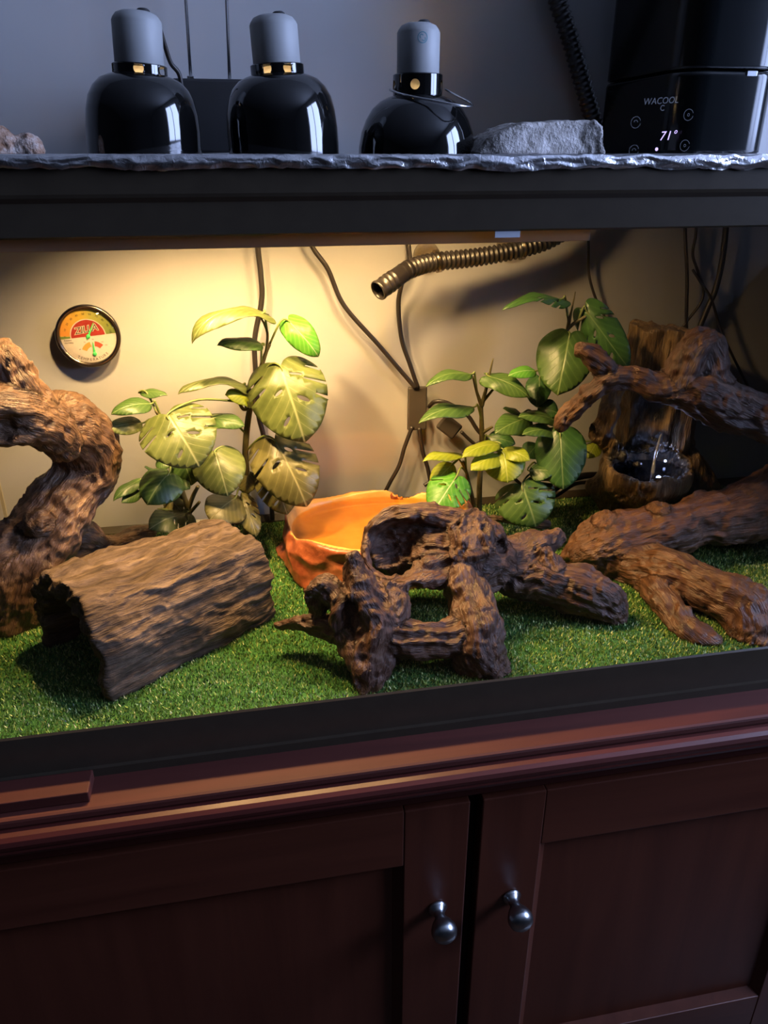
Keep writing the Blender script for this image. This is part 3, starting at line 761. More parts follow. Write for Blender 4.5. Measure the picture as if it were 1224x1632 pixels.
at.data.foreach_set('value', [1-(math.atan2(vv.co.z-tc[2], vv.co.x-tc[0])-ROT)/PI for vv in o.data.vertices])
M['d_red'] = printed('red_half', (0.33, 0.030, 0.022)); M['d_blk'] = printed('black_ink', (0.02, 0.015, 0.01)); M['d_wht'] = printed('cream_ink', (0.62, 0.5, 0.36))
bm = bmesh.new(); ring2d(bm, .0003, .0212, 40, 0, PI); dial(bm, 'red_half_disc', M['d_red'], .0069)
def txt(body, size, x, y, rot, mat, depth, name, offset=0.0, shear=0.0, sp=1.0, sx=1.0):
    me = text_mesh(body, size, .00005, offset, shear, sp); c_, s_ = math.cos(rot), math.sin(rot)
    xf(me, lambda c: (x+c.x*sx*c_-c.y*s_, y+c.x*sx*s_+c.y*c_, c.z)); return dial(me, name, mat, depth)
txt('ZILLA', .0120, -.001, .0090, .08, M['d_wht'], .0071, 'brand_outline', .0007, .2, .92, 1.05)
txt('ZILLA', .0120, -.001, .0090, .08, M['d_blk'], .0073, 'brand_lettering', -.0001, .2, .92, 1.05)
for k in range(11):
    a = PI - PI*(k+.35)/10.7
    txt(str(k*10), .0036, .0288*math.cos(a), .0288*math.sin(a), a-PI/2, M['d_blk'], .0070, 'scale_number')
txt('Relative', .0030, -.0265, -.0022, -.05, M['d_blk'], .0067, 'small_print'); txt('Humidity', .0030, -.0258, -.0055, -.05, M['d_blk'], .0067, 'small_print')
for k, ch in enumerate('TEMPERATURE'):
    a = math.radians(-90 + (k-5)*7.2); txt(ch, .0050, .0308*math.cos(a), .0308*math.sin(a), a+PI/2, M['d_blk'], .0067, 'letter')
M['d_or'] = printed('orange_zone', (0.62, 0.30, 0.06)); M['d_rd'] = printed('red_zone', (0.50, 0.08, 0.04)); M['d_gr'] = plain('green_pointer', (0.08, 0.62, 0.16), 0.4)
pc = (.0028, -.0235)
bm = bmesh.new(); ring2d(bm, .0100, .0165, 12, math.radians(100), math.radians(152), *pc); dial(bm, 'temperature_zone', M['d_or'], .0068)
bm = bmesh.new(); ring2d(bm, .0100, .0165, 12, math.radians(38), math.radians(78), *pc); dial(bm, 'temperature_zone', M['d_rd'], .0068)
for a, s_ in ((155, '60'), (120, '75'), (85, '90'), (48, '105'), (30, '120')):
    a = math.radians(a); txt(s_, .0024, pc[0]+.0188*math.cos(a), pc[1]+.0188*math.sin(a), 0, M['d_blk'], .0067, 'scale_number')
def pointer(cx_, cy_, ang, l, tail, wd_):
    bm = bmesh.new(); c_, s_ = math.cos(ang), math.sin(ang)
    pts_ = [(-tail, wd_), (-tail, -wd_), (l*.25, -wd_*1.2), (l, -.0003), (l, .0003), (l*.25, wd_*1.2)]
    vs = [bm.verts.new((cx_+x*c_-y*s_, cy_+x*s_+y*c_, z)) for z in (.0, .0006) for x, y in pts_]
    bm.faces.new(vs[6:]); bm.faces.new(vs[:6][::-1])
    for k in range(6): bm.faces.new((vs[k], vs[(k+1) % 6], vs[6+(k+1) % 6], vs[6+k]))
    o = dial(bm, 'pointer', M['d_gr'], .0078)
    hub = tc + np.array([cx_*math.cos(ROT)-cy_*math.sin(ROT), -.0072, cx_*math.sin(ROT)+cy_*math.cos(ROT)])
    lathe_obj('pointer_hub', [(.0026, 0), (.0026, .0016), (.0020, .0022), (0, .0023)], M['d_gr'], o, 20, hub, (0, -1, 0))
pointer(0, 0, math.radians(58), .0200, .004, .0009); pointer(pc[0], pc[1], math.radians(86), .0160, .003, .0011)
th.scale.y = 0.62
lathe_obj('lens', [(0, .0102), (.0350, .0102), (.0350, .0098), (0, .0098)], M['glass'], th, 48, tc, (0, -1, 0))

# ------------------------------------------------------------------ cords inside the terrarium
YC = TD-.016
def cord(pts, r, label, Y=YC, extra_start=None):
    q = [P(u, v, y) for u, v, y in [(p[0], p[1], p[2] if len(p) > 2 else Y) for p in pts]]
    return tag(tube('power_cord', q, r, M['cord'], None, 8, 8), label, 'cord')
cord([(410, 330), (411, 392), (416, 440), (417, 480), (406, 540), (408, 600), (412, 660), (420, 695), (430, 750), (434, 828)], .0036, 'dark cord running down the back glass behind the tall plant')
cord([(478, 340), (497, 392), (522, 428), (541, 474), (560, 502), (600, 546), (636, 588), (662, 618)], .0032, 'dark cord slanting across the back glass down to the square cable plate')
cord([(650, 330), (651, 388), (653, 418, .425), (641, 450, .43), (635, 486), (640, 540), (653, 580), (666, 618)], .0032, 'dark cord passing behind the hose nozzle to the square cable plate')
cord([(657, 680), (645, 712), (636, 742), (621, 770), (600, 812)], .0032, 'dark cord leaving the cable plate down behind the left of the orange bowl')
cord([(668, 682), (674, 720), (683, 752), (690, 800)], .0032, 'dark cord hanging straight below the cable plate')
cord([(684, 648), (694, 640, .425), (715, 643, .42), (745, 662, .42), (765, 690, .42), (800, 720, .425)], .0030, 'dark cord arching right from the cable plate behind the small plant')
cord([(735, 688, .43), (752, 704, .43), (790, 735, .43), (830, 772, .43)], .0026, 'thin cord running down right from the diamond cable tag')
cord([(676, 774), (700, 758), (733, 728), (770, 702), (800, 690)], .0032, 'dark cord crossing behind the yellow leaves above the bowl')
cord([(937, 330), (938, 380), (938, 430), (944, 460), (956, 492), (963, 505), (964, 560)], .0020, 'thin dark cord dropping behind the dark leaf beside the fountain')
cord([(1091, 320), (1092, 375), (1095, 440), (1094, 500), (1094, 540)], .0027, 'straight dark cord dropping onto the fountain top')
cord([(1110, 320), (1109, 372), (1104, 405), (1112, 432), (1121, 460), (1117, 482), (1098, 508), (1078, 535)], .0021, 'thin looping dark cord bulging right above the fountain')
cord([(1158, 320), (1156, 372), (1150, 420), (1140, 462), (1128, 490), (1110, 535)], .0044, 'thick dark cord curving down to the knobbed branch')
cord([(1104, 430, .438), (1118, 452, .438), (1134, 478, .438), (1150, 528, .438), (1178, 588, .438), (1215, 660, .438)], .0020, 'thin dark cord slanting right toward the terrarium end')
cord([(870, 790, .40), (886, 778, .40), (908, 765, .385), (932, 758, .385), (960, 757, .39)], .0052, 'glossy black cord bundle beside the fountain foot')
cord([(868, 798, .405), (890, 788, .40), (915, 772, .38), (938, 768, .38), (960, 764, .385)], .0030, 'lower thin black cord beside the fountain foot')
M['plate'] = plain('dark_grey_plastic', (0.05, 0.042, 0.035), 0.5)
a, b = P(650, 617, TD-.012), P(679, 684, TD-.012)
tag(box('cable_plate', (a[0], TD-.0155, b[2]), (b[0], TD-.0092, a[2]), M['plate'], None, .0022), 'square dark plate on the back glass where the cords meet', 'cable plate')
c0 = Vector(P(716, 680, TD-.014)); bm = box_bm((-.017, -.0025, -.013), (.017, .0025, .013), .003)
bmesh.ops.rotate(bm, verts=bm.verts, cent=(0, 0, 0), matrix=Matrix.Rotation(math.radians(40), 3, 'Y')); bmesh.ops.translate(bm, verts=bm.verts, vec=c0)
tag(bm_obj('cable_tag', bm, M['plate']), 'small tilted dark tag on the back glass right of the square plate', 'cable tag')

# ------------------------------------------------------------------ water bowl
BX0, BX1 = P(447, 880, .31)[0], P(752, 850, .32)[0]
bc = np.array([(BX0+BX1)/2, .318, ZF]); ba, bb = (BX1-BX0)/2, .104
def bowl_fn(Q):
    x = (Q[:, 0]-bc[0]); y = (Q[:, 1]-bc[1]); z = Q[:, 2]-ZF
    a = np.arctan2(y/bb, x/ba)
    fl = 1.0 + 0.05*np.sin(a*3+1)+0.03*np.sin(a*5)
    ht = .058 + .004*np.sin(a*2+.8) + .002*np.sin(a*5+1)
    tz = np.clip(z/.06, 0, 1)
    sc = fl*(1.03 - .10*tz + .05*np.sin(tz*PI)*np.sin(a*4))
    rad = (np.abs(x/(ba*sc))**2.4+np.abs(y/(bb*sc))**2.4)**(1/2.4)
    outer = (rad-1)*bb*.9
    outer = -smin(-outer, -(z-ht), .006)
    rin = (np.abs(x/(ba-.014))**2.3+np.abs(y/(bb-.014))**2.3)**(1/2.3)
    inner = np.maximum((rin-(.86+.14*np.clip((z-.008)/.05, 0, 1.3)))*bb*.8, .036-z)
    d = -smin(-outer, inner, .005)
    return np.maximum(d, -z)
t = NT('terracotta_resin'); nz = t.noise(t.obj(), 30, 5, 0.6); nz2 = t.noise(t.obj(), 160, 3)
col = t.mix(t.n('ShaderNodeAttribute', attribute_name='inside').outputs['Fac'], t.ramp(nz, [(0.32, (0.20, 0.042, 0.016)), (0.52, (0.36, 0.095, 0.036)), (0.7, (0.52, 0.18, 0.075))]), t.ramp(nz, [(0.3, (0.78, 0.38, 0.08)), (0.7, (0.88, 0.50, 0.15))]))
M['terracotta'] = t.done(t.bsdf(col, 0.34, 0, 0.5, t.bump(t.math('ADD', nz, nz2), 0.35, 0.002)))
v, f = surface_nets(bowl_fn, (BX0-.02, bc[1]-bb-.02, ZF-.004), (BX1+.02, bc[1]+bb+.02, ZF+.075), .0022)
me = np_mesh('water_bowl', v, f); nm = normals(me); X = coords(me)
x = (X[:, 0]-bc[0])/ba; y = (X[:, 1]-bc[1])/bb
isout = np.clip(((x*nm[:, 0]+y*nm[:, 1]) > 0.1)*1.0, 0, 1)
lump = (1-np.abs(fbm(X*np.array([24, 24, 34]), 61, 2))*2.6)*.0050 - .0023
X = X + nm*((isout*lump*np.clip((ZF+.062-X[:, 2])/.02, 0, 1)) + .0006*fbm(X*90, 63))[:, None]; X[:, 2] = np.maximum(X[:, 2], ZF)
me.vertices.foreach_set('co', X.astype(np.float32).ravel()); me.update()
at = me.attributes.new('inside', 'FLOAT', 'POINT'); at.data.foreach_set('value', np.clip((1-isout)*np.clip((X[:, 2]-ZF-.02)/.02, 0, 1), 0, 1).astype(np.float32))
bowl = tag(link('water_bowl', me, M['terracotta']), 'orange rock-look resin water bowl behind the holed driftwood', 'water bowl')
t = NT('bowl_water'); tr = t.n('ShaderNodeBsdfTransparent'); tr.inputs[0].default_value = (0.95, 0.86, 0.66, 1); gl = t.n('ShaderNodeBsdfGlossy'); gl.inputs['Roughness'].default_value = 0.02
lw = t.n('ShaderNodeLayerWeight'); fac = t.math('ADD', t.math('MULTIPLY', t.math('POWER', lw.outputs['Facing'], 4.0), 0.7), 0.03)
mx = t.n('ShaderNodeMixShader'); t.l(fac, mx.inputs[0]); t.l(tr.outputs[0], mx.inputs[1]); t.l(gl.outputs[0], mx.inputs[2]); M['water'] = t.done(mx.outputs[0])
wv = []; N_ = 64; wz = ZF+.047
for k in range(N_):
    a = 2*PI*k/N_; c_, s_ = math.cos(a), math.sin(a)
    wv.append((bc[0]+(ba-.016)*math.copysign(abs(c_)**(2/2.3), c_), bc[1]+(bb-.016)*math.copysign(abs(s_)**(2/2.3), s_), wz))
tag(link('water', mesh('water', wv+[(p[0], p[1], wz-.0015) for p in wv], [tuple(range(N_)), tuple(range(2*N_-1, N_-1, -1))]+[(k, N_+k, N_+(k+1) % N_, (k+1) % N_) for k in range(N_)]), M['water'], bowl, False), 'clear still water')

# ------------------------------------------------------------------ hollow log hide
A = np.array([-.154, .052]); Bp = np.array([.019, .178])
ax_ = Bp-A; LL = np.linalg.norm(ax_); ax_ /= LL; cr_ = np.array([-ax_[1], ax_[0]]); WW = .150; HH = .108
def log_fn(Q):
    d2 = Q[:, :2]-A; s = d2 @ ax_; c = (d2 @ cr_)/WW*2-1; z = (Q[:, 2]-ZF)
    hh = HH*(1-.10*np.clip(s/LL, 0, 1))
    wob = .010*vnoise(np.stack([Q[:, 0]*30, Q[:, 1]*30, Q[:, 2]*30], 1), 71)
    ro = (np.abs(c)**4.2+np.abs(np.maximum(z, 0)/hh)**2.6)**(1/3.2)
    outer = (ro-1)*.07+wob*.35
    ti = .17+.03*np.sin(s*60)
    ri = (np.abs(c/(1-ti))**3.2+np.abs(np.maximum(z, 0)/(hh*(1-ti)))**2.4)**(1/2.7)
    inner = (1-ri)*.06
    ends = np.maximum(-s+.004*vnoise(Q*70, 73), s-LL+.005*vnoise(Q*60, 74))
    return np.maximum.reduce([outer, inner, ends, -z])
ext = [A, Bp, A+cr_*WW, Bp+cr_*WW]; lo2 = np.min(ext, 0)-.02; hi2 = np.max(ext, 0)+.02
v, f = surface_nets(log_fn, (*lo2, ZF-.004), (*hi2, ZF+HH+.02), .0021)
me = np_mesh('log_hide', v, f); nm = normals(me); X = coords(me)
s = (X[:, :2]-A) @ ax_; c = (X[:, :2]-A) @ cr_
G = np.stack([c, X[:, 2], s], 1)
q = G*np.array([70, 70, 9])+.8*np.stack([vnoise(X*40, 75), vnoise(X*40, 76), vnoise(X*25, 77)], 1)
rd = (1-np.abs(vnoise(q, 78))*2.2)*.0026+(1-np.abs(vnoise(q*np.array([2.4, 2.4, 2]), 79))*2)*.0013+fbm(X*120, 80)*.0009+fbm(X*30, 81)*.0026
chip = np.clip(vnoise(G*np.array([45, 45, 16]), 82)-.35, 0, 1)*-.009
X = X+nm*(rd+chip)[:, None]; X[:, 2] = np.maximum(X[:, 2], ZF)
me.vertices.foreach_set('co', X.astype(np.float32).ravel()); me.update(); set_grain(me, G)
M['log'] = wood_mat('log_bark', (0.022, 0.015, 0.010), (0.098, 0.067, 0.047), (0.22, 0.155, 0.110), 0.85, 0.15, 0.8)
tag(link('log_hide', me, M['log']), 'hollow half-log hide with rough bark, lying in front on the grass mat', 'log hide')

# ------------------------------------------------------------------ branches and driftwood
M['branch'] = wood_mat('varnished_branch', (0.026, 0.013, 0.008), (0.115, 0.062, 0.034), (0.27, 0.16, 0.088), 0.40, 0.5)
M['drift'] = wood_mat('dark_driftwood', (0.016, 0.007, 0.004), (0.068, 0.031, 0.019), (0.16, 0.088, 0.054), 0.46, 0.45)
M['redwood'] = wood_mat('red_branch', (0.022, 0.009, 0.005), (0.095, 0.040, 0.018), (0.21, 0.10, 0.048), 0.40, 0.5)
tag(wood('crooked_branch', [
    [(10, 985, .240, 62), (25, 935, .250, 66), (42, 895, .260, 60), (70, 845, .275, 50), (108, 790, .300, 44), (140, 745, .325, 42), (138, 705, .320, 46), (112, 678, .300, 46), (85, 668, .275, 38)],
    [(100, 706, .245, 22), (60, 672, .225, 36), (20, 660, .205, 44), (-40, 655, .185, 46)],
    [(52, 655, .225, 32), (30, 622, .215, 28), (16, 590, .21, 22), (4, 560, .21, 13)],
    [(60, 905, .30, 32), (130, 893, .335, 26), (190, 868, .375, 20), (245, 847, .405, 6)],
    [(112, 850, .335, 24), (135, 858, .345, 20), (158, 872, .35, 12)],
    [(20, 870, .245, 30), (-20, 900, .24, 40)],
    [(62, 836, .24, 14), (52, 838, .235, 13)]],
    M['branch'], h=.0025, k=.012, floor=ZF, seed=100, amp=1.15, cuts=[(20, 692, .155, (.045, .03, .022))]), 'crooked brown branch rising beside the left glass behind the log', 'branch')
ring = [(561+25*math.cos(a), 987+26*math.sin(a), .065, 9.5+2*math.sin(2*a)) for a in np.linspace(0, 2*PI, 11)]
tag(wood('driftwood', [
    [(566, 886, .085, 5), (570, 916, .082, 17), (578, 950, .075, 30), (602, 997, .065, 36), (594, 1045, .048, 34), (588, 1075, .036, 26), (586, 1098, .028, 14)],
    [(626, 922, .085, 12), (624, 950, .08, 22), (612, 985, .07, 32)],
    [(616, 945, .085, 15), (645, 928, .095, 15), (680, 914, .11, 17), (716, 900, .125, 24)],
    [(580, 876, .135, 6), (600, 850, .145, 11), (626, 830, .15, 13), (655, 822, .15, 13), (700, 828, .148, 16), (748, 842, .145, 22), (786, 858, .14, 24)],
    [(608, 880, .150, 24), (645, 872, .165, 48), (700, 872, .155, 50)],
    [(580, 876, .125, 6), (588, 898, .118, 9), (606, 922, .108, 10), (632, 936, .10, 13)],
    [(745, 862, .14, 42), (748, 890, .132, 44), (780, 895, .135, 40), (738, 925, .115, 32)],
    [(738, 920, .11, 30), (745, 960, .085, 31), (757, 997, .06, 37), (764, 1034, .042, 36), (782, 1062, .033, 24), (795, 1072, .03, 12)],
    [(750, 1040, .045, 24), (748, 1066, .035, 14)],
    [(615, 1015, .055, 26), (650, 1020, .052, 25), (695, 1018, .05, 23), (750, 1010, .052, 28)],
    [(780, 890, .14, 34), (810, 893, .15, 33), (843, 876, .155, 25), (868, 862, .16, 15), (893, 849, .165, 4)],
    [(800, 905, .14, 22), (825, 928, .135, 24), (858, 922, .13, 27), (890, 934, .122, 31), (932, 943, .112, 31), (968, 964, .102, 24), (996, 987, .094, 6)],
    [(872, 884, .135, 8), (876, 905, .13, 20)],
    ring,
    [(540, 965, .07, 12), (528, 948, .08, 13), (512, 941, .088, 15), (506, 966, .09, 11)],
    [(540, 998, .07, 16), (515, 994, .085, 13), (484, 990, .095, 11), (442, 997, .105, 4)],
    [(552, 1015, .06, 14), (566, 1045, .048, 18)]],
    M['drift'], h=.0019, k=.008, floor=ZF, seed=200, amp=1.25, warp=.006, cuts=[(634, 880, .112, (.036, .040, .031)), (560, 987, .046, (.0105, .019, .011)), (800, 868, .12, (.008, .02, .007))]),
    'dark gnarled driftwood full of holes standing in front of the orange bowl', 'driftwood')
tag(wood('forked_branch', [
    [(914, 893, .235, 10), (935, 880, .228, 28), (962, 868, .222, 40), (1000, 858, .22, 40), (1040, 847, .222, 37), (1106, 832, .225, 36), (1179, 818, .23, 41), (1240, 795, .235, 48), (1320, 765, .24, 50), (1420, 800, .25, 48), (1440, 880, .255, 40)],
    [(965, 832, .225, 15), (966, 850, .222, 26)],
    [(1047, 816, .222, 15), (1044, 832, .222, 20)],
    [(970, 880, .215, 36), (1000, 900, .195, 30), (1052, 906, .155, 30), (1099, 922, .12, 29), (1150, 948, .085, 30), (1190, 966, .06, 33), (1200, 1000, .045, 32), (1196, 1022, .036, 28)],
    [(1035, 922, .16, 16), (1050, 943, .125, 17), (1072, 970, .09, 17), (1094, 1000, .06, 17), (1121, 1022, .042, 17), (1138, 1032, .036, 9)],
    [(1060, 898, .15, 10), (1048, 890, .155, 9)]],
    M['redwood'], h=.0026, k=.012, floor=ZF, seed=300, amp=1.1), 'reddish forked branch lying on the grass mat in the right corner', 'branch')
tag(wood('arching_branch', [
    [(890, 684, .275, 5), (914, 655, .265, 12), (942, 626, .255, 15), (970, 603, .245, 16), (995, 600, .24, 13), (1020, 608, .235, 15), (1049, 619, .23, 20), (1082, 618, .225, 27), (1119, 629, .22, 35), (1155, 646, .215, 34), (1190, 662, .21, 30), (1230, 676, .205, 30), (1300, 700, .21, 30), (1380, 760, .23, 30), (1430, 900, .26, 24)],
    [(926, 556, .25, 4), (934, 562, .25, 9), (950, 573, .248, 12), (974, 590, .245, 11)],
    [(1082, 612, .225, 26), (1096, 574, .23, 25), (1120, 550, .232, 21), (1130, 580, .228, 26), (1135, 620, .222, 30)]],
    M['drift'], h=.0021, k=.007, floor=ZF, seed=400, amp=1.2), 'dark arching branch with raised knob above the lit fountain bowl', 'branch')
twig = tag(wood('mossy_twig', [[(770, 826, .31, 5), (800, 829, .31, 7), (835, 834, .305, 8), (870, 838, .30, 5)]], M['log'], h=.0018, k=.004, floor=ZF, seed=500, amp=.7), 'pale mossy twig on the mat behind the holed driftwood', 'twig')

# ------------------------------------------------------------------ fountain
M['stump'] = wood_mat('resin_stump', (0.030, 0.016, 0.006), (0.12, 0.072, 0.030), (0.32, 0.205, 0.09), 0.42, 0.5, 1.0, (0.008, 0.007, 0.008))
FYc = .318
fc = P(1031, 745, FYc); S = mpp(fc)
colx = P(1040, 700, .39)[0]; topz = P(1055, 520, .39)[2]
kn = P(945, 692, .335)
def fount_fn(Q):
    W = Q+.004*np.stack([vnoise(Q*34, 91), vnoise(Q*34, 92), vnoise(Q*34, 93)], 1)
    x, y, z = W.T
    jag = topz-.014*np.clip((x-colx+.05)/.1, 0, 1)+.005*vnoise(np.stack([x*90, 0*x, 0*x], 1), 94)
    ang = np.arctan2(y-.385, x-colx)
    rr_ = .052+.004*np.cos(ang*7)+.012*np.clip((ZF+.06-z)/.06, 0, 1)
    d = np.maximum(np.sqrt(((x-colx)/1.12)**2+((y-.385)/.82)**2)-rr_, z-jag)
    def cap(p, r, q, s): 
        a_ = P(*p); b_ = P(*q); ba_ = b_-a_; pa_ = W-a_; t_ = np.clip(pa_ @ ba_/(ba_ @ ba_), 0, 1)
        return np.sqrt(((pa_-t_[:, None]*ba_)**2).sum(1))-(r+(s-r)*t_)
    # niche in the front of the column, with its bark walls
    nb_ = P(1040, 655, .33); q = (W-nb_)/np.array([.036, .034, .040]); d = -smin(-d, (np.sqrt((q*q).sum(1))-1)*.034, .006)
    d = smin(d, cap((953, 690, .34), .013, (972, 655, .345), .012), .008)
    d = smin(d, cap((972, 655, .345), .012, (990, 590, .36), .013), .008)
    d = smin(d, cap((953, 690, .34), .013, (985, 725, .335), .014), .008)
    d = smin(d, cap((958, 775, .335), .020, (975, 800, .34), .022), .010)
    d = smin(d, cap((1100, 735, .36), .02, (1125, 800, .37), .028), .012)
    q = (W-np.array([fc[0], fc[1], fc[2]-.006]))/np.array([.068, .056, .053]); bo = (np.sqrt((q*q).sum(1))-1)*.05
    rim = fc[2]+.010+.010*np.clip((y-fc[1])/.05, -1, 1)+.004*vnoise(W*55, 96)
    bo = np.maximum(bo, z-rim)
    st = np.sqrt((x-fc[0])**2+(y-fc[1]-.01)**2)-(.030+.018*np.clip((ZF+.05-z)/.05, 0, 1)); st = np.maximum(st, z-fc[2])
    d = smin(d, smin(bo, st, .010), .008)
    q = (W-np.array([fc[0], fc[1]-.002, fc[2]+.012]))/np.array([.058, .047, .050]); d = -smin(-d, np.maximum((np.sqrt((q*q).sum(1))-1)*.04, z-fc[2]-.012-.006*vnoise(W*70, 88)), .004)
    q = W-kn-np.array([0, -.012, 0]); d = np.maximum(d, -(np.sqrt((q*q).sum(1))-.0085))
    return np.maximum(d, ZF-Q[:, 2])
v, f = surface_nets(fount_fn, (colx-.125, .240, ZF-.004), (colx+.11, .443, topz+.02), .0023)
me = np_mesh('fountain', v, f); nm = normals(me); X = coords(me)
G = np.stack([X[:, 0]-colx, X[:, 1]-.385, X[:, 2]], 1)
q = G*np.array([110, 110, 16])+.7*np.stack([vnoise(X*50, 97), vnoise(X*50, 98), vnoise(X*50, 99)], 1)
d = (1-np.abs(vnoise(q, 95))*2.2)*.0016+fbm(X*75, 89)*.0014
qi = (X-np.array([fc[0], fc[1]-.002, fc[2]+.012]))/np.array([.058, .047, .050])
d = d + np.clip((1.05-np.sqrt((qi*qi).sum(1)))*14, 0, 1)*(np.abs(fbm(X*80, 86))*.011-.002)
X = X+nm*d[:, None]; X[:, 2] = np.maximum(X[:, 2], ZF); X[:, 1] = np.minimum(X[:, 1], .4445)
me.vertices.foreach_set('co', X.astype(np.float32).ravel()); me.update(); set_grain(me, G)
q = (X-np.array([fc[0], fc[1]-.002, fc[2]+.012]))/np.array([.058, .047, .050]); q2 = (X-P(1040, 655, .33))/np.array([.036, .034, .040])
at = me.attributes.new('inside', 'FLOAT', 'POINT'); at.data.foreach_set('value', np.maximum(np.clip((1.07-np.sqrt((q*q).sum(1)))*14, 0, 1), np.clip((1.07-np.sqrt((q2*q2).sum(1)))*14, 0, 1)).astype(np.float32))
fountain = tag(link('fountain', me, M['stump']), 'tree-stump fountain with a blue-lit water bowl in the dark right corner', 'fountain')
M['pool'] = glass_mat('dark_pool_water', (0.5, 0.55, 0.65), 0.08, 0.03)
wv = [(fc[0]+.053*math.cos(2*PI*k/40), fc[1]-.002+.043*math.sin(2*PI*k/40), fc[2]-.004) for k in range(40)]
link('pool_water', mesh('pool_water', wv+[(a, b, c-.001) for a, b, c in wv], [tuple(range(40)), tuple(range(79, 39, -1))]+[(k, 40+k, 40+(k+1) % 40, (k+1) % 40) for k in range(40)]), M['pool'], fountain, False)
t = NT('running_water'); M['stream'] = t.done(t.bsdf((0.85, 0.9, 1.0), 0.08, 0, 0.6, t.bump(t.noise(t.obj(), 300, 3), 0.6, 0.002), Transmission_Weight=0.8))
st_ = [P(1054, 692, .334), P(1049, 708, .328), P(1043, 735, .315), P(1040, 760, .306)]
tag(tube('water_stream', st_, [.0012, .0018, .0022, .0036], M['stream'], fountain, 9, 8), 'thin falling water')
rim_ = catmull([P(1050, 705, .336), P(1068, 709, .334), P(1081, 722, .328), P(1089, 742, .318), P(1087, 762, .305)], 9)
for k in range(36):
    p = Vector(rim_[k])+Vector((rnd.uniform(-.003, .003), rnd.uniform(-.003, .001), rnd.uniform(-.003, .003)))
    bm = bmesh.new(); bmesh.ops.create_icosphere(bm, subdivisions=1, radius=rnd.uniform(.0008, .0022)); bmesh.ops.translate(bm, verts=bm.verts, vec=p)
    bm_obj('water_drop', bm, M['stream'], fountain, True)
M['blue_led'] = emit('blue_white_led', (0.45, 0.55, 1.0), 6.0)
lp = Vector((fc[0]+.036, fc[1]+.014, fc[2]+.002)); bm = bmesh.new(); bmesh.ops.create_icosphere(bm, subdivisions=2, radius=.0020); bmesh.ops.translate(bm, verts=bm.verts, vec=lp)
bm_obj('led', bm, M['blue_led'], fountain, True)
li = bpy.data.lights.new('led_light', 'POINT'); li.energy = 0.035; li.color = (0.45, 0.56, 1.0); li.shadow_soft_size = .004
lo_ = bpy.data.objects.new('led_light', li); COL.objects.link(lo_); lo_.location = lp+Vector((-.010, -.006, .012))

# ------------------------------------------------------------------ leafy plants
M['stem'] = plain('brown_green_stem', (0.10, 0.085, 0.030), 0.55, var=0.4, scale=60)
M['stalk'] = plain('green_stalk', (0.16, 0.20, 0.05), 0.5, var=0.3, scale=60)
LM = {'olive': leaf_mat('olive_leaf', (0.062, 0.088, 0.020), (0.155, 0.19, 0.055), (0.36, 0.38, 0.17), .22),
      'dry': leaf_mat('dull_olive_leaf', (0.085, 0.080, 0.022), (0.17, 0.155, 0.05), (0.34, 0.31, 0.13), .22),
      'mid': leaf_mat('mid_green_leaf', (0.032, 0.082, 0.015), (0.085, 0.165, 0.038), (0.24, 0.33, 0.12), .28),
      'dark': leaf_mat('dark_green_leaf', (0.014, 0.058, 0.012), (0.045, 0.120, 0.028), (0.14, 0.22, 0.08), .20),
      'lime': leaf_mat('lime_leaf', (0.20, 0.28, 0.015), (0.40, 0.47, 0.04), (0.50, 0.56, 0.12), .40),
      'fresh': leaf_mat('fresh_green_leaf', (0.05, 0.26, 0.020), (0.15, 0.42, 0.05), (0.55, 0.68, 0.35), .35)}
def in_poly(pt, poly):
    x, y = pt; c = False; j = len(poly)-1
    for i in range(len(poly)):
        if (poly[i][1] > y) != (poly[j][1] > y) and x < (poly[j][0]-poly[i][0])*(y-poly[i][1])/(poly[j][1]-poly[i][1])+poly[i][0]: c = not c
        j = i
    return c
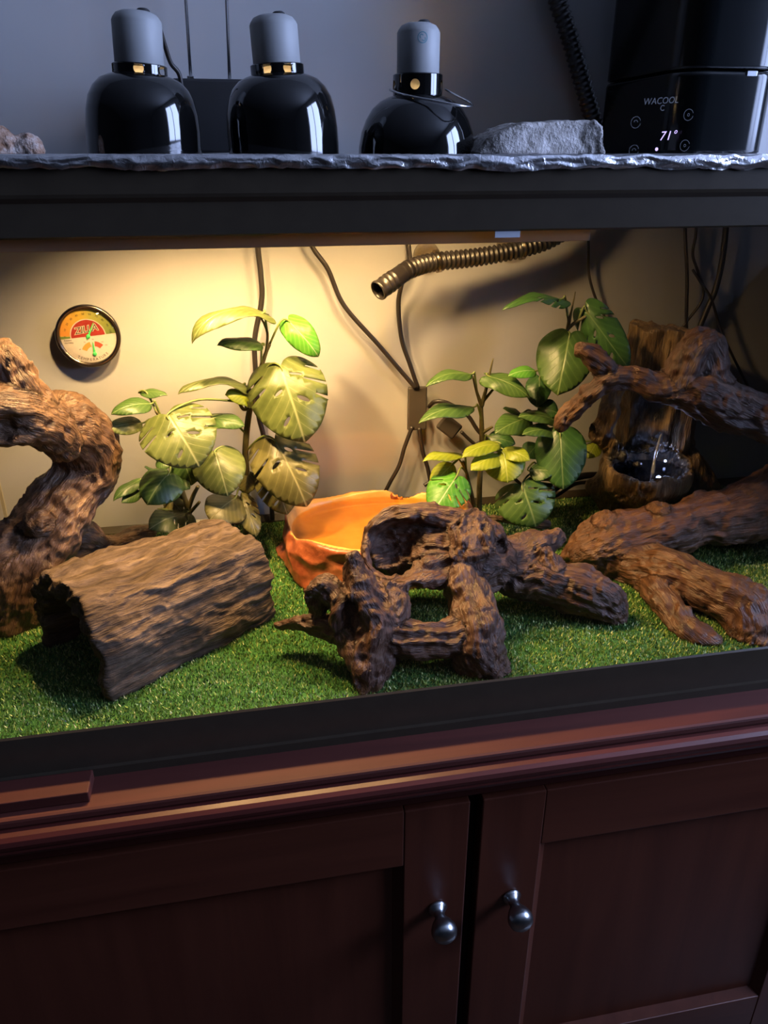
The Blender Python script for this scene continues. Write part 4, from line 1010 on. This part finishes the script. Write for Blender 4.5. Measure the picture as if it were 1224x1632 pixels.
def leaf_template(kind, seed):
    r = random.Random(seed)
    if kind == 'oval': half = [(1, 0), (.93, .10), (.80, .24), (.60, .36), (.40, .40), (.20, .34), (.06, .20), (0, .0)]
    else: half = [(1, 0), (.95, .10), (.84, .26), (.66, .40), (.46, .49), (.25, .51), (.06, .46), (-.08, .34), (-.13, .20), (-.10, .08), (-.01, .0)]
    half = [tuple(q) for q in catmull([np.array(h) for h in half], 4)]
    def side(sg):
        pts_ = [(p[1]*sg, p[0]) for p in half]
        if kind != 'monstera': return pts_
        out = []; cuts = sorted(r.uniform(.14, .16)+.19*k+r.uniform(-.04, .04) for k in range(r.choice((2, 3, 3))))
        todo = [(c_, r.uniform(.30, .62), r.uniform(.014, .032)) for c_ in cuts][::-1]
        for p in pts_:
            while todo and p[1] < todo[0][0] and p[1] > -.05:
                c_, dp, hw = todo.pop(0); ex = abs(p[0]); inn = ex*(1-dp)
                out.append((sg*ex*1.0, c_+hw)); out.append((sg*(inn+.03), c_-.12*dp*2+hw*.5)); out.append((sg*inn, c_-.13*dp*2)); out.append((sg*(inn+.03), c_-.12*dp*2-hw*.5)); out.append((sg*ex, c_-hw))
            if not out or abs(p[1]-out[-1][1]) > .004 or p[1] < .05 or p[1] > .9:
                if not (out and kind == 'monstera' and p[1] > out[-1][1] and p[1] < .9 and p[1] > .05): out.append(p)
        return out
    R_, L_ = side(1), side(-1)
    poly = R_[:-1] + [half[-1][::-1]] + L_[1:-1][::-1]
    holes = []
    if kind == 'monstera':
        for k in range(r.choice((3, 4))):
            sg = (-1, 1)[k % 2]; x0_, y0_ = sg*r.uniform(.07, .10), .10+.17*k+r.uniform(-.03, .05); x1_, y1_ = x0_+sg*r.uniform(.10, .17), y0_+r.uniform(.05, .10)
            dx_, dy_ = x1_-x0_, y1_-y0_; l_ = math.hypot(dx_, dy_); hw = r.uniform(.016, .030)
            h_ = [(x0_+dx_*(.5-.5*math.cos(b))-dy_/l_*hw*math.sin(b), y0_+dy_*(.5-.5*math.cos(b))+dx_/l_*hw*math.sin(b)) for b in np.linspace(0, 2*PI, 13)[:-1]]
            if all(in_poly(p, poly) for p in h_): holes.append(h_)
    pts_ = [Vector(p) for p in poly]; ed = [(i, (i+1) % len(poly)) for i in range(len(poly))]
    for h in holes:
        o = len(pts_); pts_ += [Vector(p) for p in h]; ed += [(o+i, o+(i+1) % len(h)) for i in range(len(h))]
    for yy in np.linspace(-.1, .97, 17):
        for xx in np.linspace(-.5, .5, 15):
            if in_poly((xx, yy), poly) and not any(in_poly((xx, yy), h) for h in holes): pts_.append(Vector((xx, yy)))
    V_, _, F_, *_r = delaunay_2d_cdt(pts_, ed, [], 0, 1e-5)
    F2 = []
    for q in F_:
        cx_ = sum(V_[i][0] for i in q)/len(q); cy_ = sum(V_[i][1] for i in q)/len(q)
        if in_poly((cx_, cy_), poly) and not any(in_poly((cx_, cy_), h) for h in holes): F2.append(tuple(q))
    return [(p[0], p[1]) for p in V_], F2
TPL = {k: [leaf_template(k, 10*i+3) for i in range(5)] for k in ('heart', 'monstera', 'oval')}
_leaf_n = [0]
def leaf(parent, b, t, width, mat='olive', kind='heart', face=(1, .4, 0), bend=1.0, fold=.26, thick=.0006):
    _leaf_n[0] += 1; sd = _leaf_n[0]; r = random.Random(sd*31)
    B_, T_ = P(*b), P(*t); L = np.linalg.norm(T_-B_); yv = (T_-B_)/L
    toc = CAM-(B_+T_)/2; toc /= np.linalg.norm(toc)
    nv = face[0]*toc+face[1]*np.array([0, 0, 1])+face[2]*_R; nv = nv-yv*(nv @ yv); nv /= np.linalg.norm(nv); xv = np.cross(yv, nv)
    W = width*mpp(B_); V2, F2 = TPL[kind][sd % 5]
    out = []; uv = []
    wx = (W/1.0) if kind != 'oval' else W/.8
    ph = r.uniform(0, 6)
    tt_ = np.linspace(0, 1, 41); an = -bend*(-.42+1.05*tt_**1.7)
    CUR = np.concatenate([[[0, 0]], np.cumsum(np.stack([np.cos(an[:-1]), np.sin(an[:-1])], 1)/40, 0)])
    ce, se = CUR[-1]/np.hypot(*CUR[-1]); CUR = np.stack([CUR[:, 0]*ce+CUR[:, 1]*se, -CUR[:, 0]*se+CUR[:, 1]*ce], 1)/np.hypot(*CUR[-1])
    TG = (CUR[1]-CUR[0])*40
    for x, y in V2:
        yy = min(max(y, 0), 1)*40; q_ = int(yy); fr_ = yy-q_
        if q_ >= 40: q_, fr_ = 39, 1.0
        cy_, cz_ = CUR[q_]*(1-fr_)+CUR[q_+1]*fr_
        if y < 0: cy_ += y*TG[0]; cz_ += y*TG[1]
        py, pz = L*cy_, L*cz_
        ax2 = abs(x)
        ven = abs(((y*6.5-5.6*ax2**.8) % 1)-.5)*2
        pz += -.55*wx*max(0, .16-y)*ax2*2.2 - fold*wx*ax2**1.6*2.2 + .020*L*ven*min(1, ax2*5) * .35 - .010*L*math.exp(-(x/.04)**2) + .060*L*math.sin(y*7+ph+(1.5 if x > 0 else 0))*ax2*1.6
        out.append(B_+yv*py+xv*(x*wx)+nv*pz); uv.append((x+.5, y))
    me = mesh('leaf', out, F2)
    ul = me.uv_layers.new(name='UVMap')
    for lp_ in me.loops: ul.data[lp_.index].uv = uv[lp_.vertex_index]
    o = link('leaf', me, LM[mat], parent)
    m = o.modifiers.new('thickness', 'SOLIDIFY'); m.thickness = thick; m.offset = 0
    return o, B_, yv
def plant(name, label, stems, leaves, group=None):
    b0 = P(*stems[0][0][:3])
    root = empty(name, b0, label, 'plant', group)
    paths = []
    for sg in stems:
        ps = [P(u, v, Y) for u, v, Y, r in sg]; rr_ = [r*mpp(p) for p, (_, _, _, r) in zip(ps, sg)]
        tube('stem', ps, rr_, M['stem'], root, 9, 6); paths += catmull(ps, 6)
    paths = np.array(paths)
    for L_ in leaves:
        o, B_, yv = leaf(root, *L_[:3], **L_[3])
        k = np.argmin(((paths-(B_-np.array([0, 0, .03])))**2).sum(1)); A_ = paths[k]
        mid = (A_+B_)/2+np.array([0, 0, .012])+(B_-A_)*.08
        tube('leaf_stalk', [A_, mid, B_-yv*.002, B_+yv*.012], [.0016, .0014, .0012, .0008], M['stalk'], root, 6, 5)
    return root
def zl(x, y, o=(160, 460), k=3.221): return (o[0]+x/k, o[1]+y/k)
def LF(b, t, Yb, Yt, w, o=(160, 460), **kw):
    k = 3.221; return ((*zl(*b, o), Yb), (*zl(*t, o), Yt), w/k, kw)
plant('leafy_plant', 'tall artificial leafy plant with split leaves between the log and the orange bowl', [
    [(392, 850, .385, 5), (393, 760, .375, 5), (391, 720, .37, 5), (396, 665, .37, 5), (405, 630, .37, 4), (415, 590, .375, 4), (424, 562, .375, 3), (430, 548, .375, 3)],
    [(424, 562, .375, 2.5), (426, 530, .37, 2.2), (414, 503, .36, 1.6)],
    [(400, 650, .37, 3), (388, 652, .365, 3), (380, 640, .36, 2)]], [
    LF((835, 125), (470, 280), .36, .315, 150, kind='heart', face=(.40, 1, 0), bend=1.7, mat='olive', fold=.22),
    LF((835, 290), (600, 290), .37, .345, 125, kind='oval', face=(.6, 1, 0), bend=.8, mat='mid'),
    LF((970, 170), (1120, 350), .375, .36, 145, kind='heart', face=(.7, .6, -.3), bend=1.3, mat='fresh'),
    LF((925, 405), (1050, 790), .355, .315, 400, kind='monstera', face=(1, .35, 0), bend=.8, mat='olive'),
    LF((895, 780), (1060, 1120), .345, .30, 330, kind='monstera', face=(1, .35, .1), bend=.9, mat='dry'),
    LF((880, 930), (960, 1160), .36, .33, 210, kind='monstera', face=(1, .3, 0), bend=.7, mat='dry'),
    LF((770, 560), (640, 545), .365, .35, 110, kind='heart', face=(.7, .6, 0), bend=.9, mat='lime'),
    LF((735, 490), (398, 540), .37, .33, 120, kind='heart', face=(.22, 1, 0), bend=1.1, mat='olive'),
    LF((350, 650), (510, 915), .30, .265, 390, kind='monstera', face=(1, .45, 0), bend=.8, mat='olive', fold=.12),
    LF((575, 660), (740, 705), .35, .34, 110, kind='heart', face=(.6, .7, 0), bend=.7, mat='mid'),
    LF((590, 840), (655, 1065), .33, .30, 265, kind='heart', face=(1, .3, 0), bend=.8, mat='olive'),
    LF((760, 935), (750, 1055), .375, .36, 110, kind='oval', face=(1, .2, 0), bend=.7, mat='dry'),
    LF((430, 880), (470, 1010), .34, .33, 170, kind='heart', face=(1, .2, 0), bend=.6, mat='mid'),
    LF((690, 1075), (560, 1190), .33, .29, 210, kind='heart', face=(.9, .6, .1), bend=.8, mat='dry'),
    LF((725, 1075), (800, 1275), .34, .31, 130, kind='monstera', face=(1, .3, .3), bend=.9, mat='dry'),
])
plant('leafy_plant', 'short artificial leafy plant just behind the hollow log', [
    [(302, 850, .375, 5), (300, 815, .37, 5), (290, 785, .365, 5), (284, 760, .36, 4), (279, 730, .355, 3), (270, 690, .345, 3), (248, 655, .335, 2)],
    [(300, 812, .37, 4), (308, 790, .365, 3.5), (316, 775, .36, 3)],
    [(304, 816, .37, 3), (318, 800, .36, 2.5)]], [
    LF((262, 590), (55, 645), .335, .31, 110, kind='oval', face=(.7, .7, 0), bend=1.0, mat='mid'),
    LF((205, 535), (345, 548), .35, .34, 75, kind='oval', face=(.4, .9, 0), bend=.8, mat='mid'),
    LF((215, 690), (32, 725), .335, .31, 110, kind='oval', face=(.8, .5, 0), bend=.8, mat='olive'),
    LF((350, 950), (240, 1110), .315, .285, 215, kind='heart', face=(.9, .6, 0), bend=1.1, mat='mid'),
    LF((215, 975), (66, 1090), .33, .30, 75, kind='oval', face=(.5, .9, 0), bend=.8, mat='mid'),
    LF((210, 1040), (108, 1100), .32, .30, 70, kind='oval', face=(.8, .5, 0), bend=.6, mat='mid'),
    LF((365, 970), (460, 1030), .335, .32, 90, kind='heart', face=(.6, .8, 0), bend=.9, mat='mid'),
    LF((445, 1150), (250, 1235), .35, .31, 190, kind='monstera', face=(.8, .7, 0), bend=.7, mat='olive'),
    LF((340, 1060), (420, 1150), .365, .35, 100, kind='oval', face=(.9, .4, 0), bend=.6, mat='dry'),
    LF((290, 880), (365, 915), .36, .35, 80, kind='oval', face=(.7, .6, 0), bend=.6, mat='mid'),
    LF((290, 945), (225, 915), .36, .35, 40, kind='oval', face=(.5, .9, 0), bend=.6, mat='mid'),
])
O2 = (640, 450)
plant('leafy_plant', 'small yellow-green leafy plant behind the right end of the orange bowl', [
    [(764, 822, .37, 4.5), (764, 780, .365, 4.5), (766, 740, .365, 4), (768, 700, .365, 4.5), (767, 650, .365, 3), (768, 645, .365, 4), (776, 615, .36, 2.5), (786, 571, .355, 1)],
    [(768, 648, .365, 3.5), (760, 625, .36, 2.5), (754, 601, .355, 1.5)],
    [(770, 640, .365, 2.5), (788, 618, .36, 2), (800, 606, .355, 1.2)],
    [(757, 818, .365, 3.5), (752, 790, .36, 3.5), (744, 755, .35, 2.5), (738, 735, .345, 2)],
    [(768, 690, .365, 3.5), (785, 680, .36, 2)]], [
    LF((362, 470), (125, 535), .355, .33, 110, O2, kind='oval', face=(.30, 1, 0), bend=1.0, mat='mid'),
    LF((372, 640), (88, 722), .355, .325, 120, O2, kind='oval', face=(.45, 1, 0), bend=.9, mat='mid'),
    LF((445, 480), (655, 590), .355, .325, 130, O2, kind='heart', face=(.6, .8, 0), bend=.8, mat='mid'),
    LF((525, 885), (545, 1030), .32, .295, 205, O2, kind='heart', face=(.9, .7, 0), bend=.8, mat='lime'),
    LF((505, 885), (355, 965), .325, .30, 125, O2, kind='oval', face=(.75, .8, 0), bend=.8, mat='lime'),
    LF((505, 830), (310, 900), .34, .31, 110, O2, kind='oval', face=(.5, 1, 0), bend=.9, mat='lime'),
    LF((520, 855), (660, 915), .33, .30, 105, O2, kind='oval', face=(.7, .8, 0), bend=.8, mat='lime'),
    LF((320, 890), (108, 920), .345, .32, 85, O2, kind='oval', face=(.4, 1, 0), bend=.9, mat='lime'),
    LF((280, 1000), (160, 1185), .315, .285, 215, O2, kind='monstera', face=(1, .5, 0), bend=.6, mat='fresh'),
    LF((265, 930), (150, 1050), .34, .32, 120, O2, kind='oval', face=(.9, .4, 0), bend=.5, mat='lime'),
    LF((445, 790), (585, 830), .36, .345, 110, O2, kind='oval', face=(.8, .5, 0), bend=.6, mat='dark'),
])
plant('leafy_plant', 'tall dark green leafy plant left of the fountain', [
    [(850, 835, .385, 5), (858, 760, .38, 5), (864, 700, .375, 5), (866, 660, .375, 5), (871, 622, .37, 4.5), (890, 580, .365, 3), (902, 535, .36, 3), (907, 512, .36, 3), (912, 490, .355, 1.5), (917, 465, .35, .8)],
    [(905, 525, .36, 2.5), (915, 515, .355, 3), (934, 504, .35, 2.5)],
    [(906, 515, .36, 1.5), (902, 490, .355, 1.2), (896, 476, .35, 1)]], [
    LF((822, 85), (518, 140), .35, .32, 110, O2, kind='monstera', face=(.35, 1, 0), bend=.8, mat='dark'),
    LF((862, 270), (800, 580), .345, .31, 290, O2, kind='heart', face=(1, .3, 0), bend=.6, mat='mid'),
    LF((880, 290), (1035, 335), .36, .345, 120, O2, kind='oval', face=(.6, .8, 0), bend=.8, mat='dark'),
    LF((952, 150), (1165, 440), .35, .32, 190, O2, kind='monstera', face=(1, .2, -.2), bend=.8, mat='dark'),
    LF((690, 455), (548, 480), .35, .335, 90, O2, kind='oval', face=(.7, .7, 0), bend=.8, mat='fresh'),
    LF((640, 695), (480, 775), .345, .315, 150, O2, kind='heart', face=(.9, .5, 0), bend=.6, mat='mid'),
    LF((790, 705), (600, 690), .35, .325, 120, O2, kind='oval', face=(.6, .9, 0), bend=.6, mat='mid'),
    LF((800, 765), (620, 780), .34, .31, 110, O2, kind='oval', face=(.7, .8, 0), bend=.7, mat='mid'),
    LF((812, 775), (830, 1065), .32, .285, 255, O2, kind='heart', face=(1, .35, 0), bend=.6, mat='dark'),
    LF((865, 770), (935, 950), .34, .32, 75, O2, kind='oval', face=(.8, .3, .5), bend=.7, mat='dark'),
    LF((655, 965), (790, 975), .315, .30, 115, O2, kind='oval', face=(.7, .8, 0), bend=.6, mat='mid'),
    LF((620, 1045), (690, 1255), .30, .275, 310, O2, kind='monstera', face=(1, .4, 0), bend=.8, mat='mid'),
    LF((700, 640), (805, 672), .365, .35, 130, O2, kind='oval', face=(.8, .4, 0), bend=.6, mat='dark'),
    LF((710, 490), (690, 640), .375, .355, 130, O2, kind='heart', face=(1, .2, 0), bend=.6, mat='dark'),
    LF((1000, 825), (955, 905), .36, .35, 90, O2, kind='oval', face=(.8, .5, 0), bend=.6, mat='lime'),
    LF((610, 672), (520, 648), .36, .35, 55, O2, kind='oval', face=(.6, .8, 0), bend=.6, mat='mid'),
    LF((700, 830), (640, 900), .36, .35, 120, O2, kind='oval', face=(.9, .4, 0), bend=.6, mat='dark'),
])
